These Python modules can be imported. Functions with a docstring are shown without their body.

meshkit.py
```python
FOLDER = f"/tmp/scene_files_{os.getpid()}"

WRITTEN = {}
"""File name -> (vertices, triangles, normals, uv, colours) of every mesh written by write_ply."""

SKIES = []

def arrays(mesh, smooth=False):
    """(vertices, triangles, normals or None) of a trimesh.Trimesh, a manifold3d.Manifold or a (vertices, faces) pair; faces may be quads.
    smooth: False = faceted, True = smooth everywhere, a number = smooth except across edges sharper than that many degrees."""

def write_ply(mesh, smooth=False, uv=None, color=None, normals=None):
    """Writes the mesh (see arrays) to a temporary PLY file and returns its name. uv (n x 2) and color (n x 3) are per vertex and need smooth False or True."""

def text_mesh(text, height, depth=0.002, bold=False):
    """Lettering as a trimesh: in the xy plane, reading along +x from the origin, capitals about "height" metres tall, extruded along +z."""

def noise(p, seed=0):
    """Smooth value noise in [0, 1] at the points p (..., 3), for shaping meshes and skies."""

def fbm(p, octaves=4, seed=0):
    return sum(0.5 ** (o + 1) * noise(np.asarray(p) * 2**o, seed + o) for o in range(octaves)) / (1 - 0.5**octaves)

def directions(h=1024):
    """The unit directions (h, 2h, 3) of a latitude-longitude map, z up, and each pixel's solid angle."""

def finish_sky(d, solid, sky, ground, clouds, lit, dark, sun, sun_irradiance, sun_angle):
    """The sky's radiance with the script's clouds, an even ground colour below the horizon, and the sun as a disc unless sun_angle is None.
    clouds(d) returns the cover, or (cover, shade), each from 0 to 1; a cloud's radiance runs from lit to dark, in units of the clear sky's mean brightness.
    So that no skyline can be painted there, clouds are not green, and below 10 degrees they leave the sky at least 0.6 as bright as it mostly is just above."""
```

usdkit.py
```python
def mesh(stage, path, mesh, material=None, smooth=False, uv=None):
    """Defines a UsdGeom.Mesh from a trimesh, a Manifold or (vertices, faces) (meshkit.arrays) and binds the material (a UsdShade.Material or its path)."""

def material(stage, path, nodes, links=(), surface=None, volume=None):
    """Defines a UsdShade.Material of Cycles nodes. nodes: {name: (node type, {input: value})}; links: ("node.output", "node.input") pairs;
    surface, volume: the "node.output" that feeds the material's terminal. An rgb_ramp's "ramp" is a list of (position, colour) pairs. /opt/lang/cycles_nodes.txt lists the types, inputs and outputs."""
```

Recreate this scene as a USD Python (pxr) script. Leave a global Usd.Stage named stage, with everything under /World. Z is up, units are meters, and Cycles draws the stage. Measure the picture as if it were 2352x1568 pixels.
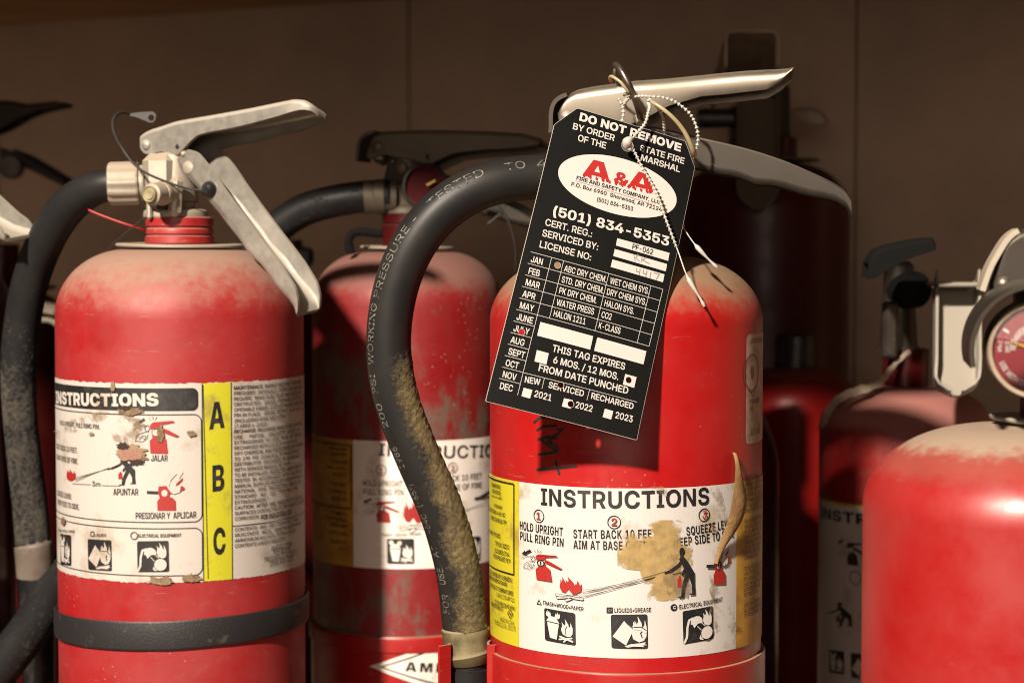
import math, glob, random
import numpy as np, trimesh, shapely
from shapely.geometry import Polygon, LineString, Point, box, MultiPolygon
from shapely import affinity
from shapely.ops import unary_union
from scipy.interpolate import CubicSpline
from pxr import Usd, UsdGeom, UsdLux, UsdShade, Sdf, Gf
import usdkit, meshkit

random.seed(7)
stage = Usd.Stage.CreateInMemory()
UsdGeom.SetStageUpAxis(stage, UsdGeom.Tokens.z)
UsdGeom.SetStageMetersPerUnit(stage, 1.0)
UsdGeom.Xform.Define(stage, '/World')
UsdGeom.Scope.Define(stage, '/World/Looks')

# ---------------------------------------------------------------- camera, lamps, exposure
EYE, PITCH, FPX, CX, CY = 0.43, math.radians(2.87), 4470.0, 1176.0, 784.0
cam = UsdGeom.Camera.Define(stage, '/World/camera')
cam.AddTranslateOp().Set((0, 0, EYE))
cam.AddRotateXOp().Set(90 - math.degrees(PITCH))
cam.CreateHorizontalApertureAttr(22.3)
cam.CreateFocalLengthAttr(22.3 * FPX / 2352.0)
cam.CreateFStopAttr(7.1)
cam.CreateFocusDistanceAttr(0.885)
cam.CreateClippingRangeAttr((0.02, 60.0))
cam.CreateExposureAttr(0.0)

LAMP = (-1.22, -1.63, 2.235)
key = UsdLux.SphereLight.Define(stage, '/World/work_lamp')
key.AddTranslateOp().Set(LAMP)
key.CreateRadiusAttr(0.09)
key.CreateNormalizeAttr(True)
key.CreateIntensityAttr(520.0)
key.CreateColorAttr((1.0, 0.86, 0.72))
fill = UsdLux.RectLight.Define(stage, '/World/fill_light')           # added soft fill far behind the viewer; stands for no known lamp
fill.AddTranslateOp().Set((-0.3, -2.8, 0.80))
fill.AddRotateZOp().Set(-8)
fill.AddRotateXOp().Set(84)
fill.CreateWidthAttr(1.8); fill.CreateHeightAttr(0.9)
fill.CreateNormalizeAttr(True)
fill.CreateIntensityAttr(8.2)
fill.CreateColorAttr((1.0, 0.79, 0.64))

# ---------------------------------------------------------------- helpers: rays and prims
_F = np.array([0, math.cos(PITCH), -math.sin(PITCH)]); _U = np.array([0, math.sin(PITCH), math.cos(PITCH)]); _X = np.array([1.0, 0, 0])
CAM = np.array([0, 0, EYE])
def ray(x, y):
    return _F + (x - CX) / FPX * _X + (CY - y) / FPX * _U
def at(x, y, d):                                    # the point of the place seen at (x, y), d metres in front of the camera
    r = ray(x, y); return CAM + r * (d / r[1])
def on_plane(x, y, p, n):
    r = ray(x, y); return CAM + r * (np.dot(np.asarray(p) - CAM, n) / np.dot(r, n))

_used = {}
def unique(parent, name):
    k = (parent, name); n = _used.get(k, -1) + 1; _used[k] = n
    return f'{parent}/{name}' if n == 0 else f'{parent}/{name}_{n:03d}'
class Thing:
    def __init__(s, path, base): s.path, s.base = path, np.asarray(base, float)
def _tag(prim, label=None, cat=None, group=None, kind=None):
    for k, v in (('label', label), ('category', cat), ('group', group), ('kind', kind)):
        if v: prim.SetCustomDataByKey(k, v)
def thing(name, label, cat, base=(0, 0, 0), group=None, kind=None):
    x = UsdGeom.Xform.Define(stage, unique('/World', name)); x.AddTranslateOp().Set(tuple(map(float, base)))
    _tag(x.GetPrim(), label, cat, group, kind)
    return Thing(str(x.GetPath()), base)
NTRI = [0]
def obj(name, mesh, mat, parent=None, smooth=35, label=None, cat=None, kind=None, attr=None):
    base = parent.base if parent else np.zeros(3)
    v, f = (np.asarray(mesh[0], float), np.asarray(mesh[1], int)) if isinstance(mesh, tuple) else (np.asarray(mesh.vertices, float), np.asarray(mesh.faces, int))
    if len(f) == 0: return None
    if f.shape[1] == 4: f = np.vstack([f[:, [0, 1, 2]], f[:, [0, 2, 3]]])
    NTRI[0] += len(f)
    path = unique(parent.path if parent else '/World', name)
    m = usdkit.mesh(stage, path, (v - base, f), mat, smooth=smooth)
    if attr is not None:
        for k, a in attr.items():
            UsdGeom.PrimvarsAPI(m).CreatePrimvar(k, Sdf.ValueTypeNames.FloatArray, 'vertex').Set([float(q) for q in a])
    _tag(m.GetPrim(), label, cat, None, kind)
    return Thing(path, base)
def cat_mesh(*ms):
    vs, fs, n = [], [], 0
    for m in ms:
        v, f = m if isinstance(m, tuple) else (m.vertices, m.faces)
        v = np.asarray(v, float); f = np.asarray(f, int)
        if f.shape[1] == 4: f = np.vstack([f[:, [0, 1, 2]], f[:, [0, 2, 3]]])
        vs.append(v); fs.append(f + n); n += len(v)
    return np.vstack(vs), np.vstack(fs)

# ---------------------------------------------------------------- helpers: shapes
def lathe(profile, c=(0, 0, 0), axis=(0, 0, 1), seg=96, start=None):
    """profile of (r, h) turned about the axis through c; h along the axis."""
    a = np.asarray(axis, float); a /= np.linalg.norm(a)
    e = np.array([1.0, 0, 0]) if abs(a[0]) < .9 else np.array([0, 1.0, 0])
    u = e - a * np.dot(e, a); u /= np.linalg.norm(u); w = np.cross(a, u)
    th = np.linspace(0, 2 * np.pi, seg, endpoint=False)
    V, F = [], []
    for r, h in profile:
        V.append(np.asarray(c) + a * h + np.outer(np.cos(th), u) * r + np.outer(np.sin(th), w) * r)
    n = len(profile)
    for i in range(n - 1):
        for j in range(seg):
            k = (j + 1) % seg
            F.append((i * seg + j, i * seg + k, (i + 1) * seg + k, (i + 1) * seg + j))
    return np.vstack(V), np.array(F)
def cyl(c, axis, r, h0, h1, bev=0.0, seg=48):
    b = min(bev, r * .5, (h1 - h0) * .45)
    p = [(1e-5, h0), (r - b, h0), (r - b * .3, h0 + b * .3), (r, h0 + b), (r, h1 - b), (r - b * .3, h1 - b * .3), (r - b, h1), (1e-5, h1)] if b > 0 else [(1e-5, h0), (r, h0), (r, h1), (1e-5, h1)]
    return lathe(p, c, axis, seg)
def smooth_path(pts, n):
    pts = np.asarray(pts, float)
    s = np.r_[0, np.cumsum(np.linalg.norm(np.diff(pts, axis=0), axis=1))]
    cs = CubicSpline(s, pts)
    return cs(np.linspace(0, s[-1], n))
def frames(P, hint=(0, -1, 0)):
    T = np.gradient(P, axis=0); T /= np.linalg.norm(T, axis=1, keepdims=True)
    N = np.zeros_like(P); n = np.asarray(hint, float)
    for i in range(len(P)):
        n = n - T[i] * np.dot(n, T[i]); n /= np.linalg.norm(n); N[i] = n
    return T, N, np.cross(T, N)
def tube(P, r, seg=20, hint=(0, -1, 0), caps=True):
    P = np.asarray(P, float); r = np.broadcast_to(np.asarray(r, float), (len(P),))
    T, N, B = frames(P, hint)
    th = np.linspace(0, 2 * np.pi, seg, endpoint=False)
    V = (P[:, None] + r[:, None, None] * (np.cos(th)[None, :, None] * N[:, None] + np.sin(th)[None, :, None] * B[:, None])).reshape(-1, 3)
    F = []
    for i in range(len(P) - 1):
        for j in range(seg):
            k = (j + 1) % seg; F.append((i * seg + j, (i + 1) * seg + j, (i + 1) * seg + k, i * seg + k))
    F = np.array(F); F = np.vstack([F[:, [0, 1, 2]], F[:, [0, 2, 3]]])
    if caps:
        n = len(V); V = np.vstack([V, P[0], P[-1]]); m = (len(P) - 1) * seg
        F = np.vstack([F, [(n, j, (j + 1) % seg) for j in range(seg)], [(n + 1, m + (j + 1) % seg, m + j) for j in range(seg)]])
    return V, F
def rbox(c, size, bev=0.001, rot=None):
    """box with chamfered edges"""
    h = np.asarray(size, float) / 2; b = min(bev, h.min() * .8)
    pts = []
    for sx in (-1, 1):
        for sy in (-1, 1):
            for sz in (-1, 1):
                s = np.array([sx, sy, sz])
                for k in range(3):
                    q = h - b; q = q.copy(); q[k] = h[k]; pts.append(s * q)
    m = trimesh.convex.convex_hull(np.array(pts))
    v = np.array(m.vertices)
    if rot is not None: v = v @ np.asarray(rot).T
    return v + np.asarray(c), np.array(m.faces)
def prism(poly, origin, ex, ey, ez, depth):
    """polygon (2-D metres) extruded along ez from origin, in the frame ex, ey"""
    m = trimesh.creation.extrude_polygon(poly, depth, engine='earcut')
    v = m.vertices
    return np.asarray(origin) + v[:, :1] * ex + v[:, 1:2] * ey + v[:, 2:] * ez, np.array(m.faces)
def ball(c, r, scale=(1, 1, 1), axes=None, sub=2):
    m = trimesh.creation.icosphere(sub, 1.0); v = m.vertices * (np.asarray(scale) * r)
    if axes is not None: v = v @ np.asarray(axes)
    return v + np.asarray(c), np.array(m.faces)

def resample(a, b, n, passes=2):
    a, b = np.asarray(a, float), np.asarray(b, float)
    if len(a) != len(b):
        sb = np.r_[0, np.cumsum(np.linalg.norm(np.diff(b, axis=0), axis=1))]; sa = np.r_[0, np.cumsum(np.linalg.norm(np.diff(a, axis=0), axis=1))]
        b = np.stack([np.interp(sa / sa[-1], sb / sb[-1], b[:, i]) for i in range(b.shape[1])], 1)
    s = np.r_[0, np.cumsum(np.linalg.norm(np.diff((a + b) / 2, axis=0), axis=1))]; s /= s[-1]
    q = np.linspace(0, 1, n); q = np.unique(np.r_[q])
    def one(p):
        r = np.stack([np.interp(q, s, p[:, k]) for k in range(p.shape[1])], 1)
        for _ in range(passes):
            r[1:-1] = (r[:-2] + 2 * r[1:-1] + r[2:]) / 4
        return r
    return one(a), one(b)
def channel(spine_px, edge_px, axis_pt, alpha, w, t=0.0016, rc=0.003, roll=0.0, n=64, taper=None, passes=2):
    """A pressed sheet-metal channel. spine: the closed side of the U, edge: the free edge of its near flange, both as seen in the picture on the plane of the near flange."""
    d = np.array([math.cos(alpha), -math.sin(alpha), 0]); far = np.array([math.sin(alpha), math.cos(alpha), 0])
    p0 = np.asarray(axis_pt) - far * w / 2
    sp = np.array([on_plane(x, y, p0, far) for x, y in spine_px]); ed = np.array([on_plane(x, y, p0, far) for x, y in edge_px])
    sp, ed = resample(sp, ed, n, passes)
    q = np.linspace(0, 1, len(sp))
    W = w * (np.ones_like(q) if taper is None else np.interp(q, *zip(*taper)))
    mid = (w - W) / 2
    rings = []
    for i in range(len(sp)):
        h = max(np.linalg.norm(ed[i] - sp[i]), t * 1.6); down = (ed[i] - sp[i]) / np.linalg.norm(ed[i] - sp[i])
        r = min(rc, h * .7, W[i] * .4); ri = max(r - t, 1e-4)
        out = [(h, 0)] + [(r - r * math.sin(a), r - r * math.cos(a)) for a in np.linspace(0, math.pi / 2, 6)]
        out += [(e, W[i] - y) for e, y in out[::-1]]
        inn = [(h, t)] + [(t + ri - ri * math.sin(a), t + ri - ri * math.cos(a)) for a in np.linspace(0, math.pi / 2, 6)]
        inn += [(e, W[i] - y) for e, y in inn[::-1]]
        pts = [sp[i] + down * e + far * (y + mid[i]) - np.array([0, 0, 1]) * roll * (y + mid[i]) for e, y in out + inn[::-1]]
        rings.append(pts)
    R = np.array(rings); m = R.shape[1]; k = m // 2
    V = R.reshape(-1, 3); F = []
    for i in range(len(R) - 1):
        for j in range(m):
            j2 = (j + 1) % m; F.append((i * m + j, i * m + j2, (i + 1) * m + j2, (i + 1) * m + j))
    for base, flip in ((0, False), ((len(R) - 1) * m, True)):
        for j in range(k - 1):
            a = (base + j, base + m - 1 - j, base + m - 2 - j, base + j + 1); F.append(a if not flip else a[::-1])
    return V, np.array(F)
def plane_dot(px, axis_pt, alpha, w, r, t=0.0012):
    """a domed rivet head on the near flange of a channel"""
    far = np.array([math.sin(alpha), math.cos(alpha), 0]); p0 = np.asarray(axis_pt) - far * w / 2
    c = on_plane(px[0], px[1], p0, far)
    return lathe([(1e-5, -t), (r * .45, -t * .93), (r * .8, -t * .65), (r * .97, -t * .25), (r, 0.0003)], c, far, 28)[0], lathe([(1e-5, -t), (r * .45, -t * .93), (r * .8, -t * .65), (r * .97, -t * .25), (r, 0.0003)], c, far, 28)[1]

# ---------------------------------------------------------------- helpers: lettering and print
from PIL import Image, ImageDraw, ImageFont
_fonts, _glyphs = {}, {}
def _font(w):
    if w not in _fonts:
        f = ImageFont.truetype(glob.glob('/opt/blender-*/*/datafiles/fonts/Inter.woff2')[0], 110)
        f.set_variation_by_axes([32, w]); _fonts[w] = f
    return _fonts[w]
def glyph(ch, w):
    """outline of one character, capitals 1 high, and its advance"""
    if (ch, w) not in _glyphs:
        f = _font(w); cap = -f.getbbox('H', anchor='ls')[1]; adv = f.getlength(ch) / cap
        x0, y0, x1, y1 = f.getbbox(ch, anchor='ls'); g = None
        if x1 > x0 and y1 > y0 and ch != ' ':
            im = Image.new('L', (int(x1 - x0) + 8, int(y1 - y0) + 8)); ImageDraw.Draw(im).text((4 - x0, 4 - y0), ch, 255, f, anchor='ls')
            on = np.pad(np.asarray(im) > 127, ((0, 0), (1, 1))).astype(np.int8)
            rows, st = np.nonzero(np.diff(on, axis=1) == 1); en = np.nonzero(np.diff(on, axis=1) == -1)[1]
            g = unary_union([box(a, -r - 1, b, -r) for a, b, r in zip(st, en, rows)]).buffer(0.7).buffer(-0.7).simplify(0.9)
            g = affinity.affine_transform(g, [1 / cap, 0, 0, 1 / cap, (x0 - 4) / cap, (4 - y0) / cap])
        _glyphs[(ch, w)] = (g, adv)
    return _glyphs[(ch, w)]
def text_shape(s, w=600, track=0.0):
    x, out = 0.0, []
    for ch in s:
        g, a = glyph(ch, w)
        if g is not None: out.append(affinity.translate(g, x, 0))
        x += a + track
    return out, max(x - track, 1e-6)
def polys(g):
    if g is None or g.is_empty: return []
    if g.geom_type == 'Polygon': return [g]
    return [p for q in getattr(g, 'geoms', []) for p in polys(q)]
def tri(p):
    v, f = trimesh.creation.triangulate_polygon(p, engine='earcut'); return v, f

class Sheet:
    """A printed face: flat, or wrapped round an upright cylinder. Holds print layers as shapes in metres."""
    def __init__(s): s.layers = {}
    def P(s, pts): return [s.to2(x, y) for x, y in pts]
    def add(s, layer, g):
        s.layers.setdefault(layer, []).extend(polys(g))
    def poly(s, layer, pts, hole=None): s.add(layer, Polygon(s.P(pts)).buffer(0))
    def line(s, layer, pts, w, cap=2): s.add(layer, LineString(s.P(pts)).buffer(w * s.scale / 2, cap_style=cap, quad_segs=3))
    def text(s, layer, st, a, b, cap, w=600, track=0.0, upright=False, cut=None):
        a, b = np.array(s.to2(*a)), np.array(s.to2(*b)); sh, W = text_shape(st, w, track)
        ex = (b - a) / W; up = np.array([-ex[1], ex[0]]); up = up / np.linalg.norm(up) * cap * s.scale
        if upright: up = np.array([0, cap * s.scale])
        for g in sh:
            q = affinity.affine_transform(g, [ex[0], up[0], ex[1], up[1], a[0], a[1]])
            s.add(layer, q.difference(cut) if cut is not None else q)
    def text_from(s, layer, st, a, cap, w=500, squeeze=0.8, right=False, centre=False):
        a = np.array(s.to2(*a)); sh, W = text_shape(st, w); k = cap * s.scale
        x0 = a[0] - (W * k * squeeze if right else W * k * squeeze / 2 if centre else 0)
        for g in sh: s.add(layer, affinity.affine_transform(g, [k * squeeze, 0, 0, k, x0, a[1]]))
    def picture(s, parts, quad, layers):
        """parts drawn in the unit square (y down) laid into the four corners TL, TR, BR, BL"""
        q = [np.array(s.to2(*p)) for p in quad]; s.npic = getattr(s, 'npic', 0) + 1
        def mp(x, y=None):
            x, y = np.asarray(x), np.asarray(y)
            top = q[0] + np.multiply.outer(x, q[1] - q[0]); bot = q[3] + np.multiply.outer(x, q[2] - q[3])
            r = top + (bot - top) * y[..., None]; return r[..., 0], r[..., 1]
        for k, g in parts:
            for p in polys(g): s.add(f'{layers[k]}#{s.npic}', shapely.ops.transform(lambda x, y: mp(np.array(x), np.array(y)), p).buffer(0))
    def mesh(s, layer, off):
        ms = []
        for p in s.layers.get(layer, []):
            for piece in s.cut(p):
                if piece.area < 1e-10: continue
                v, f = tri(piece)
                if len(f): ms.append((s.to3(np.asarray(v), off), np.asarray(f)))
        if not ms: return None
        v, f = cat_mesh(*ms)
        n = np.cross(v[f[:, 1]] - v[f[:, 0]], v[f[:, 2]] - v[f[:, 0]])
        flip = (n * s.out(v[f[:, 0]])).sum(1) < 0
        f[flip] = f[flip][:, ::-1]
        return v, f
class Flat(Sheet):
    def __init__(s, o, n, scale):
        super().__init__(); s.n = np.asarray(n, float) / np.linalg.norm(n); s.o = np.asarray(o, float); s.scale = scale
        s.ex = np.array([1.0, 0, 0]) - s.n * s.n[0]; s.ex /= np.linalg.norm(s.ex); s.ey = np.cross(s.n, s.ex)
        if s.ey[2] < 0: s.ey = -s.ey
    def to2(s, x, y):
        p = on_plane(x, y, s.o, s.n) - s.o; return float(p @ s.ex), float(p @ s.ey)
    def cut(s, p):
        if not getattr(s, 'strips', 0): return [p]
        st = s.strips; x0, y0, x1, y1 = p.bounds; out = [p]
        for k, (a, b) in enumerate(((x0, x1), (y0, y1))):
            nxt = []
            for i in range(math.floor(a / st), math.ceil(b / st)):
                w = box(i * st, y0 - 1, (i + 1) * st, y1 + 1) if k == 0 else box(x0 - 1, i * st, x1 + 1, (i + 1) * st)
                for q in out:
                    if q.intersects(w): nxt += polys(q.intersection(w))
            out = nxt
        return out
    def to3(s, v, off): return s.o + v[:, :1] * s.ex + v[:, 1:2] * s.ey + s.n * (off + s.bend(v))[:, None]
    def bend(s, v): return np.zeros(len(v))
    def out(s, v): return np.broadcast_to(s.n, v.shape)
class Wrap(Sheet):
    def __init__(s, c, R, scale, tilt=0.0, tdir=0.0):
        super().__init__(); s.c, s.R, s.scale = np.asarray(c, float), R, scale
    def to2(s, x, y):
        r = ray(x, y); o = CAM[:2] - s.c[:2]; d = r[:2]
        a, b, c = d @ d, 2 * o @ d, o @ o - s.R ** 2
        D = b * b - 4 * a * c
        t = (-b - math.sqrt(max(D, 0))) / (2 * a); p = CAM + r * t
        phi = math.atan2(p[0] - s.c[0], -(p[1] - s.c[1])); return s.R * phi, float(p[2])
    def cut(s, p):
        st = s.R * math.radians(2.0); x0, y0, x1, y1 = p.bounds
        i0, i1 = math.floor(x0 / st), math.ceil(x1 / st)
        if i1 - i0 <= 1: return [p]
        out = []
        for i in range(i0, i1): out += polys(p.intersection(box(i * st, y0 - 1, (i + 1) * st, y1 + 1)))
        return out
    def to3(s, v, off):
        ph = v[:, 0] / s.R; r = s.R + off
        return np.stack([s.c[0] + np.sin(ph) * r, s.c[1] - np.cos(ph) * r, v[:, 1]], 1)
    def out(s, v): return np.stack([v[:, 0] - s.c[0], v[:, 1] - s.c[1], 0 * v[:, 0]], 1)
def blob(c, rx, ry, seed, amp=.35, n=90, rot=0.0, rough=3.0):
    """a ragged outline round c (picture coordinates)"""
    th = np.linspace(0, 2 * np.pi, n, endpoint=False)
    p = np.stack([np.cos(th) * rough, np.sin(th) * rough, np.full(n, seed * 7.3)], 1)
    r = 1 + amp * (meshkit.fbm(p, 4, seed) * 2 - 1) * 1.4
    x, y = np.cos(th) * rx * r, np.sin(th) * ry * r
    return [(c[0] + a * math.cos(rot) - b * math.sin(rot), c[1] + a * math.sin(rot) + b * math.cos(rot)) for a, b in zip(x, y)]
def zoom(x0, y0, k):                                  # reading points off an enlarged view of a region
    return lambda *pts: [((x0 + x / k) * .57422, (y0 + y / k) * .57422) for x, y in pts] if isinstance(pts[0], tuple) else ((x0 + pts[0] / k) * .57422, (y0 + pts[1] / k) * .57422)

# ---------------------------------------------------------------- materials
LK = '/World/Looks/'
def M_plain(name, col, rough=.5, metal=0.0, spec=.5, vary=0.0, scale=60, bump=0.0, bscale=900, grime=None, gamt=.5, gscale=35, **kw):
    """even material with a little noise in its colour, fine relief and an optional second colour in patches"""
    N = {'g': ('geometry', {}), 'p': ('principled_bsdf', dict(metallic=metal, roughness=rough, specular_ior_level=spec, base_color=col, **kw))}
    L = []
    if vary or grime is not None:
        N['n'] = ('noise_texture', dict(scale=gscale if grime is not None else scale, detail=6.0, roughness=.65)); L.append(('g.position', 'n.vector'))
        c2 = grime if grime is not None else tuple(max(0, c * (1 - vary)) for c in col)
        N['r'] = ('map_range', dict(from_min=.62 - .35 * gamt, from_max=.72 - .15 * gamt, to_min=0.0, to_max=1.0, clamp=True)) if grime is not None else ('map_range', dict(from_min=.3, from_max=.7, to_min=0.0, to_max=1.0, clamp=True))
        N['m'] = ('mix', dict(color1=col, color2=c2))
        L += [('n.fac', 'r.value'), ('r.result', 'm.fac'), ('m.color', 'p.base_color')]
    if bump:
        N['bn'] = ('noise_texture', dict(scale=bscale, detail=3.0)); N['b'] = ('bump', dict(strength=bump, distance=.0006))
        L += [('g.position', 'bn.vector'), ('bn.fac', 'b.height'), ('b.normal', 'p.normal')]
    return usdkit.material(stage, LK + name, N, L, surface='p.BSDF')

def M_dusty(name, col, dust=(.50, .39, .27), lo=.35, hi=.95, k=.35, film=.15, filmc=None, rough=.32, metal=0.0, drough=.85, flecks=.0, scratch=.0, abrade=None, nscale=22, seed=0.0, coat=0.0, spec=.5, streak=0.0, bump=.15, brush=1.0, off=(0, 0, 0), halo=0.0, soil=.35):
    """paint or metal on which dust has settled where it faces up, with a thin film of it elsewhere, pale flecks, fine scratches, bare patches"""
    filmc = filmc or tuple(.5 * a + .5 * b for a, b in zip(col, dust))
    N = {'g': ('geometry', {}), 'mp': ('mapping', dict(location=(seed + off[0], seed * 1.7 + off[1], off[2]))), 's': ('separate_xyz', {}),
         'n1': ('noise_texture', dict(scale=nscale, detail=7.0, roughness=.68)), 'n2': ('noise_texture', dict(scale=nscale * 9, detail=4.0, roughness=.6)),
         'nm': ('math', dict(math_type='multiply_add', value2=k, value3=-k / 2)), 'nm2': ('math', dict(math_type='multiply_add', value2=k * .75)),
         'za': ('math', dict(math_type='add')), 'dr': ('map_range', dict(range_type='smoothstep', from_min=lo, from_max=hi, to_min=0.0, to_max=1.0, clamp=True)),
         'fr': ('map_range', dict(from_min=.35, from_max=.7, to_min=0.0, to_max=film, clamp=True)),
         'm1': ('mix', dict(color1=col, color2=filmc)), 'm2': ('mix', dict(color2=dust)),
         'p': ('principled_bsdf', dict(specular_ior_level=spec, coat_weight=coat, coat_roughness=.12)),
         'rm': ('mix_float', dict(a=rough, b=drough)), 'mm': ('mix_float', dict(a=metal, b=0.0)),
         'bp': ('bump', dict(strength=bump, distance=.0004)), 'bn': ('noise_texture', dict(scale=1300.0, detail=3.0)), 'df': ('math', dict(math_type='maximum')), 'bh': ('math', dict(math_type='multiply'))}
    L = [('g.position', 'mp.vector'), ('g.normal', 's.vector'), ('mp.vector', 'n1.vector'), ('mp.vector', 'n2.vector'), ('n1.fac', 'nm.value1'), ('n2.fac', 'nm2.value1'), ('nm.value', 'nm2.value3'),
         ('nm2.value', 'za.value1'), ('s.z', 'za.value2'), ('za.value', 'dr.value'), ('n1.fac', 'fr.value'), ('fr.result', 'm1.fac'), ('dr.result', 'm2.fac'),
         ('g.position', 'bn.vector'), ('bn.fac', 'bh.value1'), ('dr.result', 'df.value1'), ('fr.result', 'df.value2'), ('df.value', 'bh.value2'), ('bh.value', 'bp.height'), ('bp.normal', 'p.normal'),
         ('df.value', 'rm.fac'), ('df.value', 'mm.fac'), ('rm.result', 'p.roughness'), ('mm.result', 'p.metallic')]
    if halo:                                                 # the thinner film just below the edge of the settled dust
        N['hr'] = ('map_range', dict(range_type='smoothstep', from_min=lo - .34, from_max=lo, to_min=0.0, to_max=halo, clamp=True)); N['hm'] = ('math', dict(math_type='maximum'))
        N['m1'] = ('mix', dict(color1=col, color2=tuple(.62 * a + .38 * b for a, b in zip(col, dust))))
        L = [l for l in L if l[1] != 'm1.fac'] + [('za.value', 'hr.value'), ('hr.result', 'hm.value1'), ('fr.result', 'hm.value2'), ('hm.value', 'm1.fac')]
    last = 'm1.color'
    if soil and metal == 0:                                  # rubbed-in dirt and uneven gloss
        N['so'] = ('noise_texture', dict(scale=13.0, detail=8.0, roughness=.7, distortion=.4)); N['sor'] = ('map_range', dict(from_min=.5, from_max=.78, to_min=0.0, to_max=soil, clamp=True)); N['sox'] = ('mix', dict(color2=(.05, .016, .012)))
        N['ro'] = ('map_range', dict(from_min=.3, from_max=.7, to_min=rough * .75, to_max=min(1, rough * 1.45), clamp=True)); N['dn'] = ('noise_texture', dict(scale=16.0, detail=1.0)); N['db'] = ('bump', dict(strength=.10, distance=.004))
        L += [('mp.vector', 'so.vector'), ('so.fac', 'sor.value'), ('sor.result', 'sox.fac'), (last, 'sox.color1'), ('n1.fac', 'ro.value'), ('ro.result', 'rm.a'), ('g.position', 'dn.vector'), ('dn.fac', 'db.height'), ('db.normal', 'bp.normal')]; last = 'sox.color'
    if abrade is not None:                                   # bare, rubbed patches: colour, lower bound, stretch
        N['am'] = ('mapping', dict(location=(seed * 2.1, 3.3, 1.1), scale=(1.0, 1.0, abrade[2]))); N['an'] = ('noise_texture', dict(scale=abrade[3], detail=8.0, roughness=.72))
        N['ar'] = ('map_range', dict(from_min=abrade[1], from_max=abrade[1] + .09, to_min=0.0, to_max=.85, clamp=True)); N['ax'] = ('mix', dict(color2=abrade[0]))
        L += [('g.position', 'am.vector'), ('am.vector', 'an.vector'), ('an.fac', 'ar.value'), ('ar.result', 'ax.fac'), (last, 'ax.color1')]; last = 'ax.color'
    if scratch:
        N['sm'] = ('mapping', dict(location=(seed, 0, 0), rotation=(.5, .3, .2), scale=(1.0, 1.0, 14.0))); N['sn'] = ('noise_texture', dict(scale=38.0, detail=5.0, roughness=.7))
        N['sr'] = ('map_range', dict(from_min=.71 - scratch * .1, from_max=.76 - scratch * .1, to_min=0.0, to_max=.55, clamp=True)); N['sx'] = ('mix', dict(color2=dust))
        L += [('g.position', 'sm.vector'), ('sm.vector', 'sn.vector'), ('sn.fac', 'sr.value'), ('sr.result', 'sx.fac'), (last, 'sx.color1')]; last = 'sx.color'
    if flecks:
        N['fv'] = ('voronoi_texture', dict(scale=260.0, randomness=1.0)); N['ft'] = ('map_range', dict(from_min=.05 + flecks * .05, from_max=.10 + flecks * .05, to_min=1.0, to_max=0.0, clamp=True))
        N['fn'] = ('noise_texture', dict(scale=28.0, detail=2.0)); N['fg'] = ('map_range', dict(from_min=.56, from_max=.62, to_min=0.0, to_max=.7, clamp=True)); N['fm'] = ('math', dict(math_type='multiply')); N['fx'] = ('mix', dict(color2=(.22, .18, .14)))
        L += [('mp.vector', 'fv.vector'), ('mp.vector', 'fn.vector'), ('fv.distance', 'ft.value'), ('fn.fac', 'fg.value'), ('ft.result', 'fm.value1'), ('fg.result', 'fm.value2'), ('fm.value', 'fx.fac'), (last, 'fx.color1')]; last = 'fx.color'
    L += [(last, 'm2.color1'), ('m2.color', 'p.base_color')]
    return usdkit.material(stage, LK + name, N, L, surface='p.BSDF')

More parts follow.
